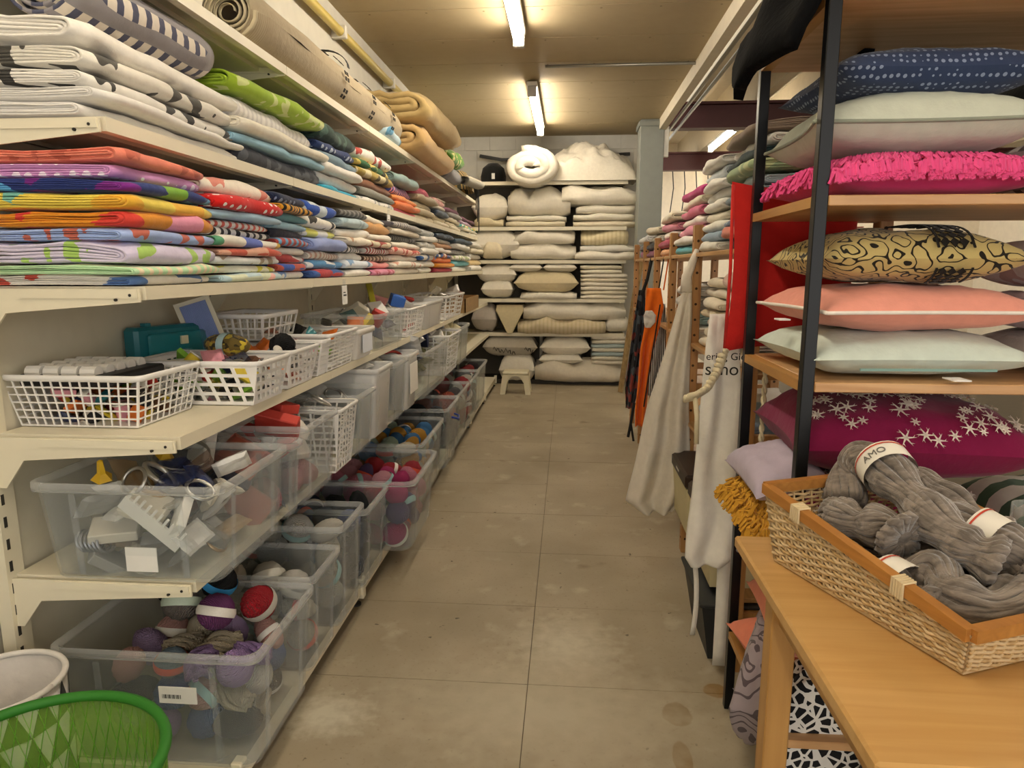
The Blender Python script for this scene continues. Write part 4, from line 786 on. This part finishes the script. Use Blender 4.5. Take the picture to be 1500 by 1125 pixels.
def board(pts,Y0,Y1,hx,label):
    P=[at_y(*pts[0],Y0),at_y(*pts[1],Y0),at_y(*pts[2],Y1),at_y(*pts[3],Y1)]; P=[Vector(p) for p in P]
    P[0].z=max(P[0].z,.002); P[1].z=max(P[1].z,.002)
    tag(obj('leaning_board',MB().add(P+[p+Vector((.0,.025,0)) for p in P],[(0,1,2,3),(7,6,5,4),(0,4,5,1),(1,5,6,2),(2,6,7,3),(3,7,4,0)]),wood(hx,'#8A7048',3,'Z')),label,'board','boards leaning on wooden shelving')
board([(905,574),(912,576),(944,376),(934,378)],8.45,7.9,'#B59A6A','brown wooden board leaning at end of wooden shelving'); board([(910,560),(913,561),(934,420),(929,420)],8.55,8.4,'#D9D0B8','pale narrow board leaning behind the brown board')
# macrame rope and hanging rope
t=thing('macrame_rope','thick knotted cream macrame rope draped beside the white apron','rope'); RP=fabric('#D8CBA8')
A=[at_y(1060,515,2.33),at_y(1050,545,2.33),at_y(1035,570,2.33),at_y(1018,580,2.33),at_y(1006,583,2.33)]
for ph in range(3):
    pts=[]
    for k in range(49):
        f=k/48*4; i=min(3,int(f)); p=A[i].lerp(A[i+1],f-i); an=k*.75+ph*2*PI/3; pts.append(p+Vector((.011*math.cos(an),.011*math.sin(an),.011*math.cos(an+1))))
    obj('strand',MB().tube(pts,.0085,6),RP,t,True)
obj('hanging_end',MB().tube([at_y(1018,582,2.33),at_y(1021,610,2.33),at_y(1020,650,2.33)],.009,6),RP,t,True)
t=thing('twisted_rope','thin twisted cream rope hanging down inside the black rack','rope')
for ph in (0,PI): obj('strand',MB().tube([(.635+.005*math.cos(k*.8+ph),2.22+.005*math.sin(k*.8+ph),1.25-k*.008) for k in range(62)],.005,5),RP,t,True)
# ---------------------------------------------------------------- black rack with cushions
XK,Y0,Y1,XE=.575,1.70,2.25,1.75
g=thing('black_rack','black steel rack with pine shelves stacked with cushions','shelving'); BK=mat('#141517',.28,.3,noise_amt=.0); SW=wood('#D2A878','#B98A58',2.5,'X'); 
for x in (XK,XE):
    for y in (Y0,Y1):
        p=obj('post',MB().box(x,x+.03,y,y+.03,0,2.5,.002),BK,g); obj('bolt',MB().lathe([(0,0),(.007,0),(.007,.004),(0,.006)],8,(0,0,0)),mat('#9a9a9a',.3,.9),p,False,(x+.015,y-.0005,.6),(PI/2,0,0))
ZK=[.3,.75,1.272,1.715,2.16]
for zz in ZK:
    obj('shelf_board',MB().box(XK+.03,XE,Y0-.005,Y1+.03,zz-.024,zz,.002),SW,g); obj('shelf_end',MB().box(XK,XK+.03,Y0+.03,Y1,zz-.026,zz-.001),wood('#C08F4E','#A2733A',2.5,'Y'),g)
def cushion(x,y,z,wd,d,h,hx,label,pat='plain',cs=(),rz=0,tilt=(0,0),piping=None,sc=1,name='cushion',extra=None):
    t=thing(name,label,'cushion',(x,y,z),0,'cushions on the black rack',rot=(tilt[0],tilt[1],rz))
    c=obj('cover',pillow(wd,d,h,R.randint(0,99),22),fabric(hx,pat,cs,sc),t,True)
    if piping:
        pts=[]
        for k in range(81):
            s=k/80*4; e=int(s)%4; f=(s-int(s))*2-1; a,b=[(f,-1),(1,f),(-f,1),(-1,-f)][e]
            pts.append((wd/2*a*(1-.09*(1-b*b)*abs(a)**2),d/2*b*(1-.09*(1-a*a)*abs(b)**2),h*.42))
        obj('piping',MB().tube(pts,.005,6),fabric(piping),t,True)
    return t
z3,z2,z1,z0=ZK[3],ZK[2],ZK[1],ZK[0]
cx=.86
def fringe(t,wd,d,h,hx,n,ln,rad=.0045):
    m=MB()
    for q in range(n):
        a,b=R.uniform(-1,1),R.uniform(-1,1); e=max(0,(1-abs(a)**3.2)*(1-abs(b)**3.2))**.5
        x,y,z=wd/2*a*.95,d/2*b*.95,h*.42+h/2*e; dx,dy=R.uniform(-.5,.5)+a*.5,R.uniform(-.6,.3)+b*.4
        m.tube([(x,y,z-.004),(x+dx*ln*.4,y+dy*ln*.4,z+ln*.35),(x+dx*ln,y+dy*ln,z+ln*.0)],rad,4)
    for q in range(n//3):
        a=R.uniform(-1,1); side=R.random()<.7
        e=max(0,1-abs(a)**3.2)**.5*R.uniform(.15,.6); x,y=(wd/2*a*.97,-d/2*(.9+.02*a*a)) if side else (-wd/2*(.9+.02*a*a),d/2*a*.97); z=h*.42+h/2*e; ox,oy=(0,-1) if side else (-1,0); j=R.uniform(-.4,.4)
        m.tube([(x,y,z),(x+(ox+j*(oy!=0))*ln*.6,y+(oy+j*(ox!=0))*ln*.6,z+.002),(x+(ox*.8+j)*ln*.9,y+oy*ln*.9,z-ln*.7)],rad,4)
    o=obj('fringe',m,fabric(hx),t); o['kind']='stuff'
t=cushion(cx,1.95,z3,.52,.5,.11,'#D93C78','hot pink shaggy fringed cushion at bottom of upper rack shelf',rz=.05); fringe(t,.52,.5,.11,'#E0508A',1500,.035)
cushion(cx-.01,1.96,z3+.1,.54,.48,.17,'#C3C8B8','pale sage velvet cushion lying on the pink fringed cushion',rz=-.04,piping='#8E9484')
cushion(cx+.02,1.98,z3+.245,.52,.44,.13,'#33405F','dark blue leaf-print cushion on top of upper rack shelf','dots',('#8E9CB8',),rz=.03,sc=2.8)
cushion(1.38,1.98,z3,.42,.45,.2,'#D8C8C4','pink and brown plaid cushion right of the fringed one','check',('#6A5654','#A88A8C'),sc=.7); cushion(1.36,2.0,z3+.19,.46,.46,.16,'#18251F','dark green cushion above the plaid one')
t=cushion(cx,1.95,z2,.54,.5,.13,'#C9D6CC','pale mint cushion with zip at bottom of middle rack shelf',rz=.03); obj('zip',MB().box(-.16,.16,-.252,-.247,.03,.036),mat('#7FA39C',.5),t); obj('tag',MB().box(.04,.08,-.29,-.24,.012,.015),mat('#F2F2F0',.6),t)
t=cushion(cx+.01,1.95,z2+.115,.54,.5,.13,'#E59A88','coral pink cushion with white piping on the mint one',rz=.06,piping='#EDE4DA'); obj('tag',MB().box(-.3,-.27,-.03,.01,.02,.024),mat('#F2F2F0',.6),t)
t=cushion(cx,1.96,z2+.235,.5,.46,.15,'#C2AE72','gold cushion with black scroll print and diamond band','scroll',('#211D17',),rz=.02,sc=1.3)
db=MB()
def gold_pt(x,b,sg): 
    a=x/.25; e=max(0,(1-abs(a)**3.2)*(1-abs(b)**3.2))**.5
    return (x,.23*b*(1-.09*(1-a*a)*abs(b)**2)-.004,.063+sg*(.075*e*(1 if sg>0 else .8)*1.1+.006))
for sg,b0,b1,nj in ((1,-.98,.3,16),(-1,-.98,-.72,4)):
    for i in range(3):
        for j in range(nj):
            st=(b1-b0)/nj; u0=b0+st*j; db.add([gold_pt(.03+.022*i+q*.011,u0+w2*st/2,sg) for q,w2 in ((1,0),(2,1),(1,2),(0,1))],[(0,1,2,3)])
    for xe in (.022,.104): db.add([gold_pt(xe+dx,b0+(b1-b0)*k/12,sg) for k in range(13) for dx in (0,.005)],[(2*k,2*k+1,2*k+3,2*k+2) for k in range(12)])
solid(obj('diamond_band',db,fabric('#1B1815'),t),.003)['kind']='stuff'
cushion(1.38,1.95,z2,.42,.44,.12,'#E6E2DE','fluffy white cushion at right on middle rack shelf'); cushion(1.36,1.96,z2+.11,.44,.44,.12,'#D8C2CC','pale pink cushion over fluffy white one'); cushion(1.37,1.98,z2+.22,.42,.42,.15,'#E4DCDC','white printed cushion on the pale pink one','floral',('#C9A8A4',))
BG='#7A1440'
def snow(t,wd,d,h,n):
    m=MB()
    for q in range(n):
        a,b=R.uniform(-.85,.85),R.uniform(-.99,.0); e=max(0,(1-abs(a)**3.2)*(1-abs(b)**3.2))**.5; c=Vector((wd/2*a,d/2*b,h*.42+h/2*e*1.08+.003)); s=R.uniform(.012,.026)
        nrm=Vector((a*.3,b*.9,1-.4*b*b)).normalized(); X=nrm.cross(Vector((0,1,0))).normalized(); Y=nrm.cross(X)
        for k in range(6):
            an=k*PI/3; dv=X*math.cos(an)+Y*math.sin(an); pv=X*-math.sin(an)+Y*math.cos(an)
            m.add([c+pv*.003,c+dv*s,c-pv*.003],[(0,1,2)]); m.add([c+dv*s*.6,c+dv*s*.9+pv*s*.3,c+dv*s*.7],[(0,1,2)])
    solid(obj('snowflake_print',m,mat('#E6DDD2',.35,.3),t),.0015)['kind']='stuff'
t=cushion(cx-.0,1.98,z1,.56,.48,.25,BG,'burgundy velvet cushion with silver snowflakes, lower one',rz=.05); snow(t,.56,.48,.25,46)
t=cushion(cx+.03,1.96,z1+.24,.6,.5,.24,BG,'burgundy velvet cushion with silver snowflakes, upper one',rz=-.05); snow(t,.6,.5,.24,60)
cushion(1.4,1.98,z1,.4,.45,.2,'#DCDCD4','white cushion with green stripes right of burgundy cushions','stripes',('#4A6A52',),sc=.5)
cushion(.62,1.98,z1+.17,.2,.38,.12,'#B9AEC0','lilac cushion poking out of rack above mustard one',tilt=(0,-.3)); t=cushion(.64,1.97,z1+.01,.27,.42,.17,'#C9932E','mustard shaggy cushion at rack edge beside the table'); fringe(t,.27,.42,.17,'#CF9A34',1200,.035,.004)
cushion(.75,1.98,z0,.36,.46,.15,'#E08468','coral cushion on lowest rack shelf under the table',rz=.1); cushion(.76,1.98,z0+.15,.34,.44,.13,'#D9866C','upper coral cushion on lowest rack shelf',rz=-.1)
cushion(.62,2.06,.09,.46,.14,.4,'#9C9094','grey satin cushion with curly embroidery standing at rack foot','scroll',('#5E5458',),tilt=(.1,0),rz=1.2,sc=.8)
cushion(.8,1.8,.02,.46,.16,.5,'#1B1B1D','black and white maze-print cushion standing under the table','lines',('#E2DFD8',),sc=2.2); cushion(1.0,1.66,.02,.4,.14,.42,'#3A4258','denim cushion with red piping on floor under table',piping='#B03A38')
cushion(.84,2.02,.02,.5,.4,.2,'#8C8288','dull mauve cushion lying on floor in the rack')
t=thing('red_pad','red padded seat cushion standing upright behind the rack','cushion',(.74,2.36,1.275)); obj('pad',pillow(.42,.56,.1,4),fabric('#B5201C'),t,True,(0,.04,.27),(PI/2,0,0)); obj('piping',MB().tube([(-.205,0,.0),(-.2,0,.27),(-.205,0,.54)],.006,6),fabric('#C9302A'),t,True)
t=thing('black_coat','black plush fabric hanging over top of rack post','cloth',(.6,1.95,2.16)); bl=MB(); bl.grid(20,20,lambda u,v:(-.1+.35*u-.05*math.sin(PI*v),-.25+.5*v,.18*math.sin(PI*u)**.6+.14*nz((u*3,v*3,1))-.22*max(0,.45-u)*1.2)); solid(obj('cloth',bl,mat('#0A0A0B',.95,spec=.1,bump=.3),t,True),.03)
# ---------------------------------------------------------------- table, wicker basket, wool
ZT=.88; t=thing('wooden_table','light beech table with thick edge standing against the rack','table',(.43,.87,0)); TW=wood('#CDA468','#BE9254',2,'X',.3)
obj('top',MB().box(0,1.3,0,.81,ZT-.03,ZT,.005),TW,t); LG=wood('#BC8F52','#A87B42',2,'Z',.4)
for x in (.03,1.2):
    for y in (.05,.57): obj('leg',MB().box(x,x+.055,y,y+.055,0,ZT-.03,.003),LG,t)
obj('apron',MB().box(.045,.065,.105,.57,ZT-.11,ZT-.03),LG,t); obj('apron',MB().box(.085,1.2,.06,.08,ZT-.11,ZT-.03),LG,t); obj('apron',MB().box(.085,1.2,.59,.61,ZT-.11,ZT-.03),LG,t)
# basket frame: u along the long side from far corner to near corner, v across
pa,pb=Vector((.484,1.529,0)),Vector((.663,1.093,0)); ud=(pb-pa).normalized(); vd=Vector((-ud.y,ud.x,0)); LEN=(pb-pa).length; WID=.36
bt=thing('wicker_basket','slanted wicker basket with wooden rim full of grey wool on table','basket',(pa.x,pa.y,ZT),math.atan2(ud.y,ud.x))
HF,HN=.185,.1; fl_=.02
def bh(u): return HF+(HN-HF)*u/LEN
def wallpt(side,s,f):      # s 0..1 along the side, f 0..1 up
    if side==0: u,v,n=s*LEN,0,(0,-1)
    elif side==1: u,v,n=LEN,s*WID,(1,0)
    elif side==2: u,v,n=(1-s)*LEN,WID,(0,1)
    else: u,v,n=0,(1-s)*WID,(-1,0)
    ex=(u/LEN*2-1)*fl_*f; ey=(v/WID*2-1)*fl_*f
    return Vector((u+ex,v+ey,.008+f*(bh(u)-.02))),Vector((n[0],n[1],0))
WK=wood('#CDAE7C','#B08C58',6,'Z',.5); WK2=mat('#D9BE92',.5,noise_amt=.15,nscale=20)
for side in range(4):
    L_=LEN if side%2==0 else WID; ns=int(L_/.022); sm=MB()
    for k in range(ns+1):
        sm.tube([wallpt(side,k/ns,f)[0] for f in (0,.5,1)],.0028,5)
    obj('stakes',sm,WK2,bt)
    nr=17
    for r_ in range(nr):
        pts=[]
        for k in range(ns*2+1):
            p,n=wallpt(side,k/(ns*2),(r_+.5)/nr); off=(.0045 if (k//2+r_)%2 else -.0045) if k%2==0 else 0
            pts.append(p+n*off+Vector((0,0,.001*R.uniform(-1,1))))
        obj('willow_strand',MB().tube(pts,.0036,5),WK2 if r_%3 else WK,bt,True)
    p0,_=wallpt(side,0,1); p1,_=wallpt(side,1,1)
    rm=MB(); d_=(p1-p0).normalized(); s_=Vector((-d_.y,d_.x,0)).normalized()*.011; up_=Vector((0,0,.011))
    q=[p0-s_-up_,p0+s_-up_,p0+s_+up_,p0-s_+up_,p1-s_-up_,p1+s_-up_,p1+s_+up_,p1-s_+up_]
    obj('rim_bar',rm.add(q,[(0,1,2,3),(7,6,5,4),(0,4,5,1),(1,5,6,2),(2,6,7,3),(3,7,4,0)]),wood('#B9803E','#A06A30',3,'X',.35),bt)
    for s in ((.2,.72) if side%2==0 else (.45,)):
        wp=MB()
        for k in range(5):
            c,_=wallpt(side,s+k*.011,1); s2=s_*1.25; wp.tube([c-s2-up_*1.6,c-s2+up_*1.15,c+s2+up_*1.15,c+s2-up_*1.6],.003,5)
        obj('rim_binding',wp,mat('#D8C49C',.5),bt)
obj('base_panel',MB().box(0,LEN,0,WID,.002,.008),WK2,bt)
def bw(u,v,z): p=pa+ud*u+vd*v; return Vector((p.x,p.y,ZT+z))
def wool_mat():
    m,nt,b=base('grey_wool'); L=nt.links; N=nt.nodes; b.inputs['Roughness'].default_value=.8; b.inputs['Sheen Weight'].default_value=.5
    tc=N.new('ShaderNodeUVMap'); tc=N.new('ShaderNodeTexCoord'); n=N.new('ShaderNodeTexNoise'); n.inputs['Scale'].default_value=14; n.inputs['Detail'].default_value=5; n.inputs['Distortion'].default_value=.8
    mp=N.new('ShaderNodeMapping'); mp.inputs['Scale'].default_value=(1,3.5,3.5); mp.inputs['Rotation'].default_value=(0,0,1.0); L.new(tc.outputs['Object'],mp.inputs[0]); L.new(mp.outputs[0],n.inputs['Vector'])
    r=N.new('ShaderNodeValToRGB'); r.color_ramp.elements[0].color=lin('#5E544A'); r.color_ramp.elements[0].position=.35; r.color_ramp.elements[1].color=lin('#8E8276'); r.color_ramp.elements[1].position=.65
    L.new(n.outputs['Fac'],r.inputs[0]); L.new(r.outputs[0],b.inputs['Base Color']); bp=N.new('ShaderNodeBump'); bp.inputs['Strength'].default_value=.5; bp.inputs['Distance'].default_value=.01; L.new(n.outputs['Fac'],bp.inputs['Height']); L.new(bp.outputs[0],b.inputs['Normal']); return m
WM=wool_mat()
def catmull(P,n=9):
    P=[P[0]*2-P[1]]+P+[P[-1]*2-P[-2]]; out=[]
    for i in range(1,len(P)-2):
        for k in range(n):
            t=k/n; a,b,c,d=P[i-1],P[i],P[i+1],P[i+2]; out.append(.5*((2*b)+(c-a)*t+(2*a-5*b+4*c-d)*t*t+(3*b-a-3*c+d)*t**3))
    return out+[P[-2]]
def skein(ctrl,rad,label,band=None,seed=0):
    P=catmull([bw(*c) for c in ctrl]); n=len(P); t=thing('wool_skein',label,'wool','' or tuple(P[0]),0,'grey wool skeins in the wicker basket'); o0=P[0]
    rs=[rad*1.18*(1+.18*math.sin(k*.5+seed)+.35*math.exp(-((k-n*.93)/(n*.05))**2)-.3*math.exp(-((k-n*.82)/(n*.04))**2)) for k in range(n)]; rs[0]*=.5; rs[-1]*=.4
    m=MB().tube([p-o0 for p in P],[r*.8 for r in rs],12)
    for q in range(34):
        pts=[]
        for k,p in enumerate(P):
            tg=(P[min(k+1,n-1)]-P[max(k-1,0)]).normalized(); a_=tg.cross(Vector((.05,.03,1))).normalized(); b_=a_.cross(tg); an=q*2*PI/34+k*.03+.7*nz((q*3.1,k*.06,seed)); pts.append(p-o0+(a_*math.cos(an)+b_*math.sin(an))*rs[k]*(.84+.12*nz((q*5.3,k*.1,seed+4))))
        m.tube(pts,[r*.17 for r in rs],5)
    m.v=[tuple(Vector(v)+Vector((nz((v[0]*14+seed,v[1]*14,v[2]*14)),nz((v[1]*14,v[2]*14+seed,v[0]*14)),nz((v[2]*14,v[0]*14,v[1]*14+seed))))*.004) for v in m.v]
    obj('roving',m,WM,t,True)['kind']='stuff'
    for q in range(0):
        obj('loose_fibre',MB().tube([p-o0+Vector((math.cos(k*.35+q*2),math.sin(k*.35+q*2),math.sin(k*.35+q*2+1)))*rs[k]*1.02 for k,p in enumerate(P)][2:-2],.0012,4),mat('#A59C96',.9),t)
    if band:
        i=int(n*band); d=(P[i+1]-P[i-1]).normalized(); c=P[i]-o0; rr=rs[i]*1.3+.003
        b=obj('paper_band',solid_mesh_band(rr),mat('#ECE8DC',.6),t,True,c); b.rotation_euler=d.to_track_quat('Z','Y').to_euler()
        s=obj('red_stripe',MB().grid(28,1,lambda u,v:((rr+.0012)*math.cos(2*PI*u),(rr+.0012)*math.sin(2*PI*u),-.02+.004*v)),mat('#C8452E',.6),b)
        if seed!=1: return t
        tx=text('AMO',.024,(0,0,0),(0,0,0),mat('#77736A',.7),b)
        ld=d.to_track_quat('Z','Y').inverted()@(Vector((0,0,CH))-P[i]); a0=math.atan2(ld.y,ld.x)+.03/rr
        for vtx in tx.data.vertices: a=a0-vtx.co.x/rr; hh=-(vtx.co.y)+.012; dz=vtx.co.z; vtx.co=((rr+.0012+dz)*math.cos(a),(rr+.0012+dz)*math.sin(a),hh)
    return t
def solid_mesh_band(rr): return MB().grid(28,3,lambda u,v:(rr*math.cos(2*PI*u),rr*math.sin(2*PI*u),(v-.5)*.05))
U=LEN; V=WID
skein([(.03,.16,.13),(.0,.2,.2),(.05,.22,.235),(.12,.2,.215),(.2,.19,.18),(.28,.18,.15),(.33,.19,.13),(.36,.21,.12)],.036,'top grey wool skein with paper band crossing the heap',.36,1)
skein([(.05,.06,.06),(.12,.05,.06),(.2,.055,.055),(.28,.06,.05),(.36,.07,.04)],.034,'grey wool skein lying along the rim with white band',.72,2)
skein([(.04,.12,.12),(.1,.09,.13),(.15,.1,.13),(.19,.12,.14),(.23,.12,.13)],.033,'short grey wool skein twisted at one end',None,3)
skein([(.25,.1,.06),(.3,.13,.08),(.36,.1,.07),(.4,.15,.06),(.4,.24,.07),(.36,.3,.08)],.036,'grey wool skein looped in near end of basket',None,4)
skein([(.05,.28,.15),(.1,.31,.18),(.17,.3,.16),(.24,.31,.13),(.3,.3,.12)],.036,'grey wool skein at far side of the basket',None,5)
skein([(.2,.26,.14),(.27,.27,.14),(.33,.28,.12),(.38,.29,.1)],.038,'thick grey wool skein at basket right side with band',.4,6)
skein([(.03,.08,.03),(.15,.12,.03),(.28,.2,.03),(.4,.22,.03)],.04,'lower grey wool skein buried under others',None,7); skein([(.03,.24,.04),(.15,.22,.05),(.28,.26,.04),(.4,.3,.03)],.04,'deep grey wool skein below the banded one',None,8)
t=thing('glass_jar','clear glass jar with dark green yarn beside the wicker basket','jar',(1.06,1.55,ZT)); obj('glass',MB().lathe([(0,.003),(.05,.003),(.052,.01),(.052,.14),(.049,.14),(.049,.012),(0,.008)],24),clear('#E8F0EE',.12,.05),t,True); yb=obj('green_yarn',BM[0],yarn_mat('#1F6A56'),t,False,(0,0,.07)); yb.scale=(.044,.044,.055)
